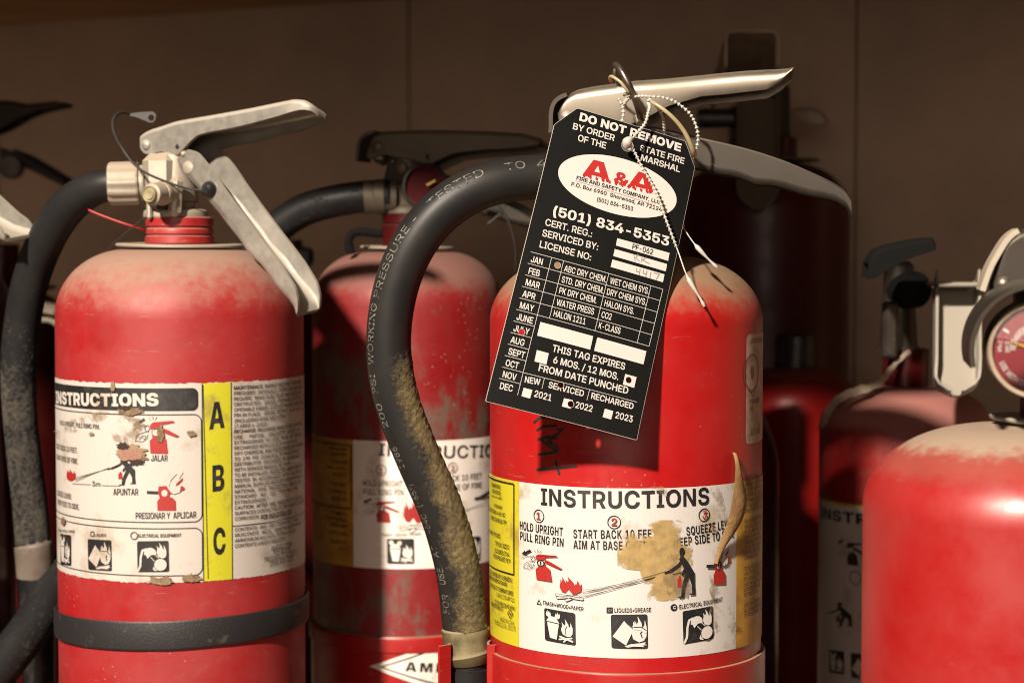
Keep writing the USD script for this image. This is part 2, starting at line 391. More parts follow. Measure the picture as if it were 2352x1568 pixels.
def M_hose(name, sand=(.36, .28, .15)):
    """black rubber; the mesh attribute says how thickly sandy dirt sticks to each spot"""
    N = {'g': ('geometry', {}), 'a': ('attribute', dict(attribute='dirt')), 'n1': ('noise_texture', dict(scale=420.0, detail=6.0, roughness=.75)), 'n2': ('noise_texture', dict(scale=45.0, detail=5.0, roughness=.6)),
         'ad': ('math', dict(math_type='multiply_add', value2=1.15)), 'sub': ('math', dict(math_type='multiply_add', value2=.6, value3=-.80)), 'ad2': ('math', dict(math_type='add')),
         'r': ('map_range', dict(from_min=.28, from_max=.62, to_min=0.0, to_max=1.0, clamp=True)), 'film': ('map_range', dict(from_min=.42, from_max=.75, to_min=0.0, to_max=.06, clamp=True)), 'mx': ('math', dict(math_type='maximum')),
         'm': ('mix', dict(color1=(.0095, .0095, .010), color2=sand)), 'p': ('principled_bsdf', dict(specular_ior_level=.22)), 'rr': ('mix_float', dict(a=.46, b=.95)), 'b': ('bump', dict(strength=.9, distance=.0011)), 'bh': ('math', dict(math_type='multiply'))}
    L = [('g.position', 'n1.vector'), ('g.position', 'n2.vector'), ('n1.fac', 'ad.value1'), ('ad.value', 'ad2.value1'), ('a.fac', 'ad2.value2'), ('n2.fac', 'sub.value1'), ('sub.value', 'ad.value3'),
         ('ad2.value', 'r.value'), ('n2.fac', 'film.value'), ('r.result', 'mx.value1'), ('film.result', 'mx.value2'), ('mx.value', 'm.fac'), ('m.color', 'p.base_color'), ('r.result', 'rr.fac'), ('rr.result', 'p.roughness'),
         ('n1.fac', 'bh.value1'), ('r.result', 'bh.value2'), ('bh.value', 'b.height'), ('b.normal', 'p.normal')]
    return usdkit.material(stage, LK + name, N, L, surface='p.BSDF')
def M_stain(name, col, lo=.38, hi=.5, top=.9, scale=70):
    """old glue and paper left on a label: colour in patches, clear between them"""
    N = {'g': ('geometry', {}), 'n': ('noise_texture', dict(scale=scale, detail=7.0, roughness=.7)), 'n2': ('noise_texture', dict(scale=scale * 3, detail=5.0)), 'r': ('map_range', dict(from_min=lo, from_max=hi, to_min=0.0, to_max=top, clamp=True)),
         'm': ('mix', dict(color1=col, color2=tuple(c * .62 for c in col))), 'p': ('principled_bsdf', dict(roughness=.8)), 't': ('transparent_bsdf', {}), 'x': ('mix_closure', {})}
    L = [('g.position', 'n.vector'), ('g.position', 'n2.vector'), ('n.fac', 'r.value'), ('n2.fac', 'm.fac'), ('m.color', 'p.base_color'), ('r.result', 'x.fac'), ('t.BSDF', 'x.closure1'), ('p.BSDF', 'x.closure2')]
    return usdkit.material(stage, LK + name, N, L, surface='x.closure')

def M_glue(name, col, spots):
    """a patch of old glue and paper fibre round the given spots, ragged at its edge"""
    N = {'g': ('geometry', {}), 'n': ('noise_texture', dict(scale=95.0, detail=8.0, roughness=.66)), 'n2': ('noise_texture', dict(scale=260.0, detail=5.0)), 'nn': ('math', dict(math_type='multiply_add', value2=2.3, value3=-1.15)), 'a': ('math', dict(math_type='add')),
         'r': ('map_range', dict(from_min=.22, from_max=.44, to_min=0.0, to_max=.80, clamp=True)), 'mr': ('map_range', dict(from_min=.35, from_max=.65, to_min=0.0, to_max=1.0, clamp=True)), 'm': ('mix', dict(color1=col, color2=tuple(c * .70 for c in col))), 'p': ('principled_bsdf', dict(roughness=.85)), 't': ('transparent_bsdf', {}), 'x': ('mix_closure', {})}
    L = [('g.position', 'n.vector'), ('g.position', 'n2.vector'), ('n.fac', 'nn.value1')]; last = None
    for i, (c, r) in enumerate(spots):
        N[f'd{i}'] = ('vector_math', dict(math_type='distance', vector2=tuple(map(float, c)))); N[f'q{i}'] = ('map_range', dict(from_min=0.0, from_max=float(r) * 1.25, to_min=1.0, to_max=0.0, clamp=True)); L += [('g.position', f'd{i}.vector1'), (f'd{i}.value', f'q{i}.value')]
        if last: N[f'x{i}'] = ('math', dict(math_type='maximum')); L += [(last, f'x{i}.value1'), (f'q{i}.result', f'x{i}.value2')]; last = f'x{i}.value'
        else: last = f'q{i}.result'
    L += [(last, 'a.value1'), ('nn.value', 'a.value2'), ('a.value', 'r.value'), ('r.result', 'x.fac'), ('n2.fac', 'mr.value'), ('mr.result', 'm.fac'), ('m.color', 'p.base_color'), ('t.BSDF', 'x.closure1'), ('p.BSDF', 'x.closure2')]
    return usdkit.material(stage, LK + name, N, L, surface='x.closure')
RED = (.262, .0040, .0050)
m = {}
m['red_left'] = M_dusty('red_left', (.225, .0070, .0080), dust=(.215, .130, .095), lo=.36, hi=1.25, k=.85, film=.26, filmc=(.205, .036, .038), flecks=.5, scratch=.7, seed=1.0, rough=.45)
m['red_centre'] = M_dusty('red_centre', RED, dust=(.17, .105, .060), lo=.34, hi=1.05, k=.6, film=.08, flecks=.45, scratch=.6, seed=4.0, rough=.34)
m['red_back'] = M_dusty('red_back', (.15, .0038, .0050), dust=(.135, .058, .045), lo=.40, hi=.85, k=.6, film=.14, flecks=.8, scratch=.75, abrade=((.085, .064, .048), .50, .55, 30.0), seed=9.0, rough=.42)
m['red_right'] = M_dusty('red_right', (.215, .0036, .0040), dust=(.225, .165, .118), lo=.89, hi=1.02, k=.22, halo=.60, film=.13, filmc=(.20, .026, .026), flecks=0, scratch=.3, seed=13.0, rough=.40)
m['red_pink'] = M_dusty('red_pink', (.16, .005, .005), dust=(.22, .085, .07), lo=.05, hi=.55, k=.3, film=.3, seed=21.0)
m['red_shaded'] = M_dusty('red_shaded', (.036, .0025, .003), dust=(.05, .02, .016), lo=.6, hi=1.2, k=.4, film=.06, spec=.25, seed=27.0)  # red darkened for the shaded back row; shade is put into the colour
m['red_bright'] = M_dusty('red_bright', (.12, .003, .003), dust=(.15, .05, .04), lo=.75, hi=1.3, k=.5, film=.1, spec=.15, seed=28.0)
m['red_strap'] = M_dusty('red_strap', (.25, .004, .004), dust=(.22, .145, .085), lo=.55, hi=.8, k=.4, film=.10, flecks=.4, scratch=.6, seed=31.0, rough=.36)
m['alloy'] = M_dusty('alloy', (.36, .33, .28), dust=(.24, .20, .15), lo=-.25, hi=.95, k=.5, film=.7, filmc=(.25, .22, .17), metal=.75, rough=.36, seed=41.0, scratch=.25)
m['alloy_white'] = M_dusty('alloy_white', (.36, .345, .31), dust=(.235, .212, .172), lo=-.25, hi=1.05, k=.5, film=.62, filmc=(.225, .210, .182), metal=.9, rough=.27, scratch=.6, seed=43.0)
m['steel'] = M_dusty('steel', (.19, .168, .135), dust=(.085, .068, .046), lo=.75, hi=1.35, k=.5, film=.34, filmc=(.09, .074, .052), metal=.92, rough=.40, seed=47.0, scratch=.2)
m['steel_dull'] = M_dusty('steel_dull', (.034, .027, .020), dust=(.060, .050, .037), lo=.85, hi=1.35, k=.5, film=.5, filmc=(.017, .0145, .0115), metal=.7, rough=.42, seed=53.0, flecks=.25)
m['steel_dark'] = M_dusty('steel_dark', (.10, .085, .06), dust=(.08, .06, .04), lo=.3, hi=1.0, k=.4, film=.5, filmc=(.085, .066, .047), metal=.5, rough=.45, seed=59.0)
m['wire'] = M_plain('wire_steel', (.26, .22, .18), rough=.32, metal=.9, grime=(.10, .08, .06), gamt=.55, gscale=120)
m['rubber'] = M_hose('sandy_rubber', (.118, .092, .044)); m['rubber_grey'] = M_hose('dusty_rubber', (.10, .088, .070))
m['black'] = M_plain('black_plastic', (.006, .006, .0065), rough=.42, grime=(.035, .03, .026), gamt=.35, gscale=60)
m['band'] = M_plain('black_band', (.0085, .0085, .0095), rough=.55, grime=(.060, .053, .045), gamt=.10, gscale=85, bump=.3)
m['cord'] = M_plain('black_cord', (.022, .021, .019), rough=.5)
m['brass'] = M_plain('pale_brass', (.27, .24, .12), rough=.5, metal=.3, grime=(.26, .23, .15), gamt=.6)
m['ferrule'] = M_dusty('green_brass', (.075, .066, .032), dust=(.175, .145, .078), lo=.0, hi=.9, k=1.1, film=.6, filmc=(.115, .095, .04), metal=.5, rough=.45, seed=61.0)
m['label_white'] = M_plain('label_white', (.41, .395, .375), rough=.42, grime=(.28, .23, .16), gamt=.14, gscale=40)
m['label_dusty'] = M_plain('label_dusty', (.37, .345, .315), rough=.55, grime=(.25, .21, .16), gamt=.22, gscale=38)
m['label_clean'] = M_plain('label_clean', (.62, .57, .52), rough=.42, grime=(.42, .34, .26), gamt=.22, gscale=40)  # label white brightened in its colour to make up for standing in shade
m['label_tan'] = M_plain('label_tan', (.24, .19, .14), rough=.6, grime=(.17, .125, .08), gamt=.6, gscale=55)
m['ink'] = M_plain('black_ink', (.0075, .0075, .008), rough=.5, grime=(.03, .027, .024), gamt=.28, gscale=90)
m['ink_grey'] = M_plain('grey_ink', (.045, .04, .035), rough=.6); m['ink_brown'] = M_plain('brown_ink', (.035, .018, .006), rough=.6)
m['ink_red'] = M_plain('red_ink', (.24, .011, .008), rough=.5); m['yellow'] = M_plain('yellow_ink', (.36, .32, .013), rough=.45, grime=(.24, .18, .02), gamt=.2, gscale=60)
m['lime'] = M_plain('lemon_ink', (.37, .36, .014), rough=.5, grime=(.22, .19, .035), gamt=.25, gscale=60); m['orange'] = M_plain('aged_yellow', (.40, .22, .022), rough=.55, grime=(.26, .12, .02), gamt=.55, gscale=70)
m['stain'] = M_stain('glue_stain', (.36, .245, .085), .36, .50, .85, 65); m['stain_faint'] = M_stain('faint_stain', (.22, .155, .08), .48, .62, .8, 90)
m['tear'] = M_plain('torn_paper', (.20, .145, .085), rough=.9, grime=(.09, .055, .03), gamt=.6, gscale=130); m['tear_dark'] = M_plain('torn_dark', (.02, .010, .006), rough=.9); m['tear_pink'] = M_plain('torn_pink', (.22, .085, .068), rough=.9, grime=(.20, .14, .09), gamt=.5, gscale=140)
m['kraft'] = M_plain('brown_paper', (.165, .095, .032), rough=.75, grime=(.12, .06, .02), gamt=.5, gscale=110, bump=.6, bscale=700)
m['card_core'] = M_plain('card_core', (.34, .32, .28), rough=.8)
m['card_black'] = M_plain('card_black', (.0030, .0029, .0028), rough=.6, spec=.14, vary=.3, scale=700, bump=.06)
m['print_white'] = M_plain('print_white', (.38, .365, .34), rough=.55); m['print_red'] = M_plain('print_red', (.25, .008, .007), rough=.5)
m['pencil'] = M_plain('pencil', (.17, .16, .15), rough=.7)
m['nylon'] = M_plain('clear_nylon', (.34, .315, .28), rough=.32, subsurface_weight=.3, subsurface_scale=.002); m['nylon_tan'] = M_plain('yellowed_nylon', (.26, .205, .115), rough=.35, subsurface_weight=.3, subsurface_scale=.002)
m['hose_ink'] = M_plain('hose_ink', (.115, .118, .098), rough=.7, grime=(.025, .025, .02), gamt=.5, gscale=260)
m['dial_red'] = M_plain('dial_red', (.125, .006, .011), rough=.5); m['dial_shaded'] = M_plain('dial_shaded', (.034, .004, .005), rough=.8, spec=.1)  # second dial red is darkened, its shade put into the colour
m['matte_black'] = M_plain('matte_black', (.004, .004, .004), rough=.9, spec=.1)
m['brass_dull'] = M_plain('brass_dull', (.12, .098, .080), rough=.6, grime=(.08, .06, .045), gamt=.5)
m['dusty_metal'] = M_plain('dusty_metal', (.27, .21, .155), rough=.6, metal=.2, grime=(.17, .13, .09), gamt=.5)
m['needle'] = M_plain('needle_yellow', (.28, .18, .015), rough=.5)
m['sticker'] = M_plain('old_sticker', (.38, .25, .19), rough=.6, grime=(.21, .11, .08), gamt=.5, gscale=80); m['ink_stick'] = M_plain('sticker_ink', (.10, .05, .036), rough=.6)
m['wall'] = M_plain('wall_board', (.43, .32, .24), rough=.85, vary=.30, scale=5, bump=.15, bscale=400)
m['wood'] = usdkit.material(stage, LK + 'shelf_wood', {'g': ('geometry', {}), 'mp': ('mapping', dict(rotation=(0, 0, .3), scale=(1.5, 22, 22))), 'n': ('noise_texture', dict(scale=3.0, detail=7.0, distortion=.6)),
    'r': ('rgb_ramp', dict(ramp=[(0.3, (.16, .085, .035)), (.5, (.30, .17, .075)), (.7, (.40, .24, .11))])), 'p': ('principled_bsdf', dict(roughness=.7))}, [('g.position', 'mp.vector'), ('mp.vector', 'n.vector'), ('n.fac', 'r.fac'), ('r.color', 'p.base_color')], surface='p.BSDF')
m['floor'] = M_plain('shelf_boards', (.16, .11, .07), rough=.85, vary=.4, scale=14)
m['glass'] = usdkit.material(stage, LK + 'dial_glass', {'f': ('fresnel', dict(IOR=1.45)), 't': ('transparent_bsdf', {}), 'g': ('glossy_bsdf', dict(color=(1, 1, 1), roughness=.06)), 'x': ('mix_closure', {})},
    [('f.fac', 'x.fac'), ('t.BSDF', 'x.closure1'), ('g.BSDF', 'x.closure2')], surface='x.closure')

# ---------------------------------------------------------------- the setting
def slab(pts, z0, z1):
    mm = trimesh.creation.extrude_polygon(Polygon(pts), z1 - z0, engine='earcut'); v = np.array(mm.vertices); v[:, 2] += z0; return v, np.array(mm.faces)
WY = math.radians(27); WD = np.array([math.cos(WY), -math.sin(WY)]); WN = np.array([math.sin(WY), math.cos(WY)])
W0 = at(939, 300, 1.86)[:2]
def wall_t(px):                                        # how far along the wall a vertical line of the picture meets it
    r = ray(px, 300)[:2]; A = np.array([[r[0], -WD[0]], [r[1], -WD[1]]]); return np.linalg.solve(A, W0)[1]
t2 = wall_t(1966)
wall = thing('wall', None, None, (W0[0], W0[1], 0), kind='structure')
for a, b in ((-1.3, -.0013), (.0013, t2 - .0010), (t2 + .0010, t2 + 1.0)):
    p = [W0 + WD * a, W0 + WD * b, W0 + WD * b + WN * .012, W0 + WD * a + WN * .012]
    obj('panel', slab(p, -.02, 1.2), m['wall'], wall)
obj('backing', slab([W0 + WD * -1.3 + WN * .0125, W0 + WD * 2.0 + WN * .0125, W0 + WD * 2.0 + WN * .03, W0 + WD * -1.3 + WN * .03], -.02, 1.2), m['wood'], wall)
obj('shelf_floor', slab([(-1.6, .25), (1.8, .25), (1.8, 2.6), (-1.6, 2.6)], -.03, 0.0), m['floor'], kind='structure')
ZS = EYE + .232
fe = lambda x: .845 - .20 * (x + .20)
upper = thing('shelf_board', 'wooden shelf board overhead along the top of the brown wall', 'shelf', (0, 1.4, ZS))
def wy(x, off=.004): t = (x - W0[0]) / WD[0]; return W0[1] + WD[1] * t - off
obj('board', slab([(-1.25, fe(-1.25)), (.75, fe(.75)), (.75, wy(.75)), (-1.25, wy(-1.25))], ZS, ZS + .022), m['wood'], upper)

# ---------------------------------------------------------------- extinguisher bodies
def shoulder(R, r0, h, zt, n=26, p=2.0):
    """dome of a steel cylinder from its flat top (r0) down to the full radius R"""
    t = np.linspace(0, math.pi / 2, n)
    return [(1e-5, zt + .002), (r0 * .6, zt + .0012), (r0 * .9, zt + .0004)] + [(r0 + (R - r0) * math.sin(a), zt - h * (1 - math.cos(a))) for a in t]
def body_mesh(c, R, zt, h, r0, z0=0.0, lip=0.004):
    pr = shoulder(R, r0, h, zt)
    zs = pr[-1][1]
    pr += [(R, z) for z in np.linspace(zs, z0 + .03, 14)[1:]] + [(R * .99, z0 + .015), (R * .93, z0 + .004), (R * .86, z0), (1e-5, z0 + .008)]
    v, f = lathe(pr[::-1], (c[0], c[1], 0), seg=160)
    return v, f
def ring(c, r, z0, z1, rin=None, bev=.0012, seg=96):
    rin = rin or r * .5; b = min(bev, (z1 - z0) * .4)
    return lathe([(rin, z0), (r - b, z0), (r, z0 + b), (r, z1 - b), (r - b, z1), (rin, z1)], (c[0], c[1], 0), seg=seg)
def tilted_disc(c, r, rin, t, axis, seg=72):
    return lathe([(rin, -t / 2), (r - t * .3, -t / 2), (r, -t * .2), (r, t * .2), (r - t * .3, t / 2), (rin, t / 2), (rin, -t / 2)], c, axis, seg)
class Ext:
    def __init__(s, name, label, xpx, ytop, d, Rpx, h_px, r0_px, mat, group=None, z0=0.0):
        s.d, s.k = d, d / FPX; p = at(xpx, ytop, d); s.c = p.copy(); s.zt = p[2]; s.R = Rpx * s.k
        s.t = thing(name, label, 'fire extinguisher', (p[0], p[1], z0), group or 'old fire extinguishers crowded on the shelf')
        s.body = obj('body', body_mesh(s.c, s.R, s.zt, h_px * s.k, r0_px * s.k, z0), mat, s.t, smooth=50)
    def z(s, ypx): return at(s.c[0] / s.k + CX, ypx, s.d)[2]
    def P(s, x, y, dd=0.0): return at(x, y, s.d + dd)
    def ax(s): return np.array([s.c[0], s.c[1], 0])
def print_sheet(sh, parent, table, off0=.00030, step=.00010):
    """print layers of a sheet, bottom one first, as sub-parts of the label"""
    for i, (layer, mat, nm) in enumerate(table):
        if nm in ('torn_paper', 'stain', 'glue_stain') and layer in sh.layers:      # each scuff and stain by itself
            for g in list(sh.layers[layer]):
                keep, sh.layers[layer] = sh.layers[layer], [g]
                q = sh.mesh(layer, off0 + step * i); sh.layers[layer] = keep
                if q is not None: obj(nm, q, m[mat], parent, smooth=False)
            continue
        q = sh.mesh(layer, off0 + step * i)
        if q is not None: obj(nm, q, m[mat], parent, smooth=False)
        for lk in [z for z in sh.layers if z.startswith(layer + '#')]:                # each drawing by itself
            q = sh.mesh(lk, off0 + step * i)
            if q is not None: obj('pictogram', q, m[mat], parent, smooth=False)
def wrap_label(sh, parent, name, u0, u1, v0, v1, mat, off=.00015, label=None, rag=0, seed=0):
    g = box(u0, v0, u1, v1)
    if rag:
        n = 160; top = [(u, v1 + rag * (meshkit.fbm(np.array([[u * 900, seed, 0]]), 4, seed)[0] - .55)) for u in np.linspace(u0, u1, n)]
        bot = [(u, v0 - rag * (meshkit.fbm(np.array([[u * 900, seed + 5, 0]]), 4, seed)[0] - .55)) for u in np.linspace(u1, u0, n)]
        g = Polygon(top + bot).buffer(0)
    sh.add('base', g); return obj(name, sh.mesh('base', off), mat, parent, smooth=False, label=label)

# ---------------------------------------------------------------- drawings printed on the labels (unit square, y down)
def L(pts, w): return LineString(pts).buffer(w / 2, quad_segs=3)
def flame(cx, by, w, h, lean=0.0):
    q = [(0, 0), (-.38, -.12), (-.5, -.38), (-.36, -.62), (-.40, -.80), (-.18, -.62), (-.06, -.78), (-.10, -1.0), (.14, -.74), (.20, -.52), (.34, -.66), (.36, -.84), (.50, -.50), (.46, -.22), (.30, -.06)]
    return Polygon([(cx + x * w + lean * -y * h, by + y * h) for x, y in q]).buffer(.004)
def rounded(r=.06): return box(r, r, 1 - r, 1 - r).buffer(r, quad_segs=3)
def pic_trash():
    b = rounded(); can = Polygon([(.11, .40), (.50, .42), (.42, .90), (.20, .88)]); lid = Polygon([(.09, .37), (.52, .39), (.40, .22), (.20, .20)])
    lid2 = L([(.09, .385), (.52, .405)], .014)
    fl = unary_union([flame(.17, .24, .16, .20, -.1), flame(.45, .26, .16, .20, .1), flame(.76, .76, .36, .52, -.05)])
    logs = unary_union([L([(.54, .78), (.92, .88)], .055), L([(.52, .87), (.90, .78)], .05), L([(.66, .92), (.74, .84)], .05)])
    return [('ink', b), ('white', unary_union([can, lid.difference(lid2), fl])), ('ink2', L([(.72, .70), (.70, .55), (.76, .44)], .02)), ('white2', logs), ('ink3', L([(.56, .815), (.90, .905)], .010))]
def pic_liquid():
    b = rounded(); can = Polygon([(.36, .18), (.62, .42), (.40, .90), (.04, .64)]); pour = L([(.62, .41), (.80, .42), (.93, .52)], .05)
    fl = unary_union([flame(.76, .80, .42, .74, .02), flame(.66, .44, .14, .26, 0)]); pud = unary_union([Polygon([(.36, .93), (.52, .86), (.72, .84), (.95, .80), (.90, .86), (.98, .88), (.84, .90), (.90, .94), (.60, .93), (.44, .96)])])
    return [('ink', b), ('white', unary_union([can, fl, pud])), ('ink2', unary_union([L([(.40, .22), (.60, .42)], .016), L([(.84, .66), (.80, .54), (.86, .46)], .03), L([(.62, .36), (.82, .36), (.96, .46)], .022)])), ('white2', pour)]
def pic_plug():
    b = rounded(); cord = L([(.03, .94), (.10, .80), (.12, .52), (.18, .30), (.30, .26)], .07)
    plug = Point(.42, .40).buffer(.19).intersection(box(0, 0, 1, .44)).union(Polygon([(.26, .40), (.34, .56), (.60, .30), (.50, .22)]))
    out = Point(.74, .76).buffer(.19); fl = unary_union([flame(.80, .56, .30, .50, -.12), flame(.60, .96, .20, .20, 0)])
    prong = unary_union([L([(.44, .52), (.60, .70)], .022), L([(.56, .42), (.72, .58)], .022)])
    return [('ink', b), ('white', unary_union([cord, plug, fl, prong])), ('white2', out), ('ink2', unary_union([L([(.68, .70), (.76, .68)], .03), L([(.72, .84), (.80, .82)], .03), Point(.74, .76).buffer(.205).boundary.buffer(.008)]))]
def pic_pull():
    """a hand drawing the ring pin out of a red extinguisher"""
    bod = Polygon([(.40, .98), (.38, .64), (.46, .54), (.68, .52), (.76, .60), (.80, 1.0)]); nk = Polygon([(.44, .54), (.42, .36), (.62, .34), (.66, .54)])
    lev = Polygon([(.38, .22), (.46, .13), (.92, .12), (.96, .17), (.66, .22), (.60, .30), (.40, .32)]); han = Polygon([(.62, .27), (.80, .36), (1.06, .54), (1.0, .58), (.64, .40)])
    dial = Point(.53, .42).buffer(.085); arrow = Polygon([(-.02, .20), (.09, .06), (.10, .11), (.24, .00), (.28, .07), (.13, .17), (.15, .22)])
    hand = unary_union([L(q, .014) for q in ([(-.02, .34), (.12, .24), (.30, .22)], [(.04, .66), (.06, .52), (.14, .44), (.26, .40), (.36, .36)], [(.06, .64), (.22, .66), (.32, .58), (.34, .46)], [(.14, .60), (.20, .50), (.28, .50)], [(.30, .40), (.26, .28), (.34, .20), (.38, .30), (.34, .40)], [(.20, .54), (.26, .60), (.30, .52)], [(.46, .06), (.45, -.02)], [(.51, .07), (.55, .00)], [(.40, .07), (.36, .02)])])
    return [('red', unary_union([bod, nk, lev, han])), ('white', dial), ('ink', unary_union([arrow, hand, dial.boundary.buffer(.016), L([(.53, .38), (.53, .46)], .04), L([(.44, .20), (.88, .15)], .01), L([(.66, .33), (1.0, .55)], .01)]))]
def pic_squeeze():
    bod = Polygon([(.30, 1.0), (.29, .70), (.40, .58), (.84, .58), (.96, .70), (.97, 1.0)]); nk = Polygon([(.38, .60), (.32, .38), (.34, .22), (.62, .20), (.74, .40), (.74, .58)])
    han = Polygon([(.70, .34), (1.20, .22), (1.30, .30), (1.26, .36), (.76, .48)]); top = Polygon([(.98, .14), (1.22, -.04), (1.20, .06), (1.02, .20)])
    nz = Polygon([(-.10, .36), (.34, .38), (.34, .48), (-.10, .46)]); dial = Point(.56, .44).buffer(.11)
    hand = unary_union([L(q, .016) for q in ([(.72, .22), (.80, .02), (1.0, -.16)], [(1.10, -.02), (1.24, -.20)], [(.82, .40), (.86, .48), (.94, .46), (.98, .38)], [(.98, .40), (1.02, .46), (1.10, .42)], [(1.08, .40), (1.14, .42), (1.20, .36)], [(1.0, .14), (1.12, .10)])])
    palm = Polygon([(.74, .36), (.76, .12), (.88, .0), (1.0, .12), (.96, .22), (1.14, .24), (1.12, .42), (.90, .48), (.82, .44)])
    return [('red', unary_union([bod, nk, han])), ('white', unary_union([dial, palm])), ('red2', top), ('ink', unary_union([nz, hand, dial.boundary.buffer(.02), L([(.56, .38), (.56, .50)], .05)]))]
def pic_man():
    """a standing figure aiming a hose"""
    head = Point(.56, .06).buffer(.085).union(box(.50, .10, .60, .18)); torso = Polygon([(.46, .20), (.60, .15), (.74, .26), (.90, .44), (.96, .50), (.88, .60), (.66, .56), (.64, .42)])
    arm = unary_union([L([(.56, .24), (.44, .34), (.20, .44)], .075), L([(.20, .44), (.04, .47)], .05), L([(.72, .38), (.62, .45), (.58, .52)], .07)])
    leg = unary_union([Polygon([(.66, .52), (.80, .52), (.66, .80), (.62, .97), (.52, .97), (.54, .78)]), Polygon([(.76, .54), (.96, .52), (.96, .74), (.98, .93), (.86, .93), (.86, .74)]), box(.44, .96, .62, .995), box(.80, .92, .98, .955)])
    return [('ink', unary_union([head, torso, arm, leg])), ('red', box(.42, .60, .54, .78).union(box(.46, .55, .52, .60)))]
def pic_fire():
    logs = [L([(.02, .80), (.98, .88)], .10), L([(.06, .92), (.86, .78)], .09), L([(.40, .99), (.56, .90)], .10)]
    return [('red', unary_union([flame(.52, .74, .78, .74, 0), flame(.32, .62, .3, .6, -.12), flame(.78, .66, .3, .52, .1)])), ('white', unary_union(logs).union(Polygon([(.34, .76), (.50, .55), (.66, .76)]))), ('ink', unary_union([q.boundary.buffer(.008) for q in logs]))]

# ================================================================ the dusty extinguisher on the left
A = Ext('fire_extinguisher', 'dusty red extinguisher with lemon ABC strip on its label and black band below', 413, 572, 1.052, 281.5, 152, 118, m['red_left'])
zA = zoom(400, 350, 2.6133); zB = zoom(700, 600, 2.0908); zQ = zoom(200, 1500, 1.8443); zR = zoom(0, 1400, 1.1779); zF = zoom(0, 300, 1.5679)
k = A.k; cA = A.c; alA = math.radians(29)
# neck: washer plate, red threaded collar, cast valve
obj('collar_plate', tilted_disc((cA[0], cA[1], A.z(563)), 145 * k, 40 * k, .0016, (.012, -.02, 1)), m['alloy'], A.t)
cz = [(0, 498), (74, 498), (77, 501), (77, 519), (73, 521), (73, 524), (76, 526), (77, 530), (77, 537), (73, 539), (73, 541), (78, 543), (79, 558), (76, 561), (0, 561)]
obj('neck_collar', lathe([(max(r * k, 1e-5), A.z(y)) for r, y in cz[::-1]], A.ax(), seg=72), m['red_left'], A.t)
vz = [(0, 352), (40, 352), (46, 358), (48, 380), (50, 430), (52, 462), (44, 466), (43, 478), (62, 481), (72, 484), (74, 490), (74, 499), (0, 499)]
V1 = lathe([(max(r * k, 1e-5), A.z(y)) for r, y in vz[::-1]], A.ax() - np.array([8 * k, 0, 0]), seg=56)
V2 = rbox(A.P(368, 410, -.006), (74 * k, 70 * k, 112 * k), .004)
V3 = rbox(A.P(344, 478, -.014), (13 * k, 22 * k, 50 * k), .001)
V4 = rbox(A.P(403, 452, -.020), (30 * k, 26 * k, 90 * k), .003, rot=trimesh.transformations.rotation_matrix(.06, (0, 1, 0))[:3, :3])
obj('valve_body', cat_mesh(V1, V2, V3, V4), m['alloy'], A.t)
# outlet nut towards the hose
n0 = A.P(336, 420, -.004); nd = np.array([-1, -.10, -.035]); nd /= np.linalg.norm(nd)
fl_ = []
def lobed(c, axis, r, h0, h1, nl=10, amp=.07, seg=80):
    v, f = cyl(c, axis, r, h0, h1, .002, seg); a = np.asarray(axis); d = v - c; h = d @ a; rad = d - np.outer(h, a)
    e = np.array([0, 0, 1.0]); e = e - a * (e @ a); e /= np.linalg.norm(e); w = np.cross(a, e); th = np.arctan2(rad @ w, rad @ e)
    return c + np.outer(h, a) + rad * (1 + amp * np.clip(np.cos(th * nl) * 1.8, -1, 1))[:, None], f
obj('hose_nut', cat_mesh(lobed(n0, nd, 48 * k, 14 * k, 86 * k, 12, .03), cyl(n0, nd, 41 * k, 2 * k, 15 * k, .001), cyl(n0, nd, 33 * k, -8 * k, 3 * k)), m['alloy'], A.t)
# pressure port that looks at the viewer, and the dark nut behind it
pd = np.array([-.42, -.9, -.06]); pd /= np.linalg.norm(pd)
pc = A.P(344, 446, -.036)
prt = obj('charging_port', cat_mesh(cyl(pc, pd, 25 * k, -.022, -.001, .0015), cyl(pc, pd, 27 * k, -.013, -.009, .001)), m['alloy'], A.t)
obj('port_cap', lathe([(1e-5, .0008), (11 * k, .0012), (14 * k, .0002), (17 * k, .0010), (17.5 * k, -.002)], pc, pd, 32), m['brass'], prt)
obj('side_nut', cyl(A.P(368, 452, -.016), pd, 32 * k, -.012, .004, .002, 12), m['steel_dull'], A.t)
# squeeze lever
sp = [(321, 306), (330, 299), (345, 292), (365, 286), (385, 279), (400, 274), (415, 271), (432, 268), (450, 265), (480, 260), (530, 251), (574, 243), (641, 229), (672, 223), (694, 224), (706, 231), (714, 242)]
ed = [(322, 340), (330, 353), (347, 354), (370, 347), (388, 352), (407, 357), (421, 342), (436, 325), (454, 310), (480, 303), (530, 294), (574, 284), (641, 266), (664, 258), (686, 251), (703, 249), (713, 251)]
lev = obj('squeeze_lever', channel(sp, ed, A.P(413, 300), alA, .0205, .0017, .0035, roll=.34, n=90, passes=1, taper=[(0, 1), (.88, 1), (.95, .93), (.985, .72), (1, .45)]), m['alloy_white'], A.t)
obj('rivet', plane_dot((336, 333), A.P(413, 300), alA, .0205, 12.5 * k, .0016), m['alloy_white'], lev)
obj('pin_hole_disc', plane_dot((407.5, 337), A.P(413, 300), alA, .0205, 6 * k, .00025), m['black'], lev)  # flat black disc put in for the dark of a hole
obj('rivet', plane_dot((423, 354), A.P(413, 300), alA, .0202, 7.5 * k, .002), m['alloy'], lev)
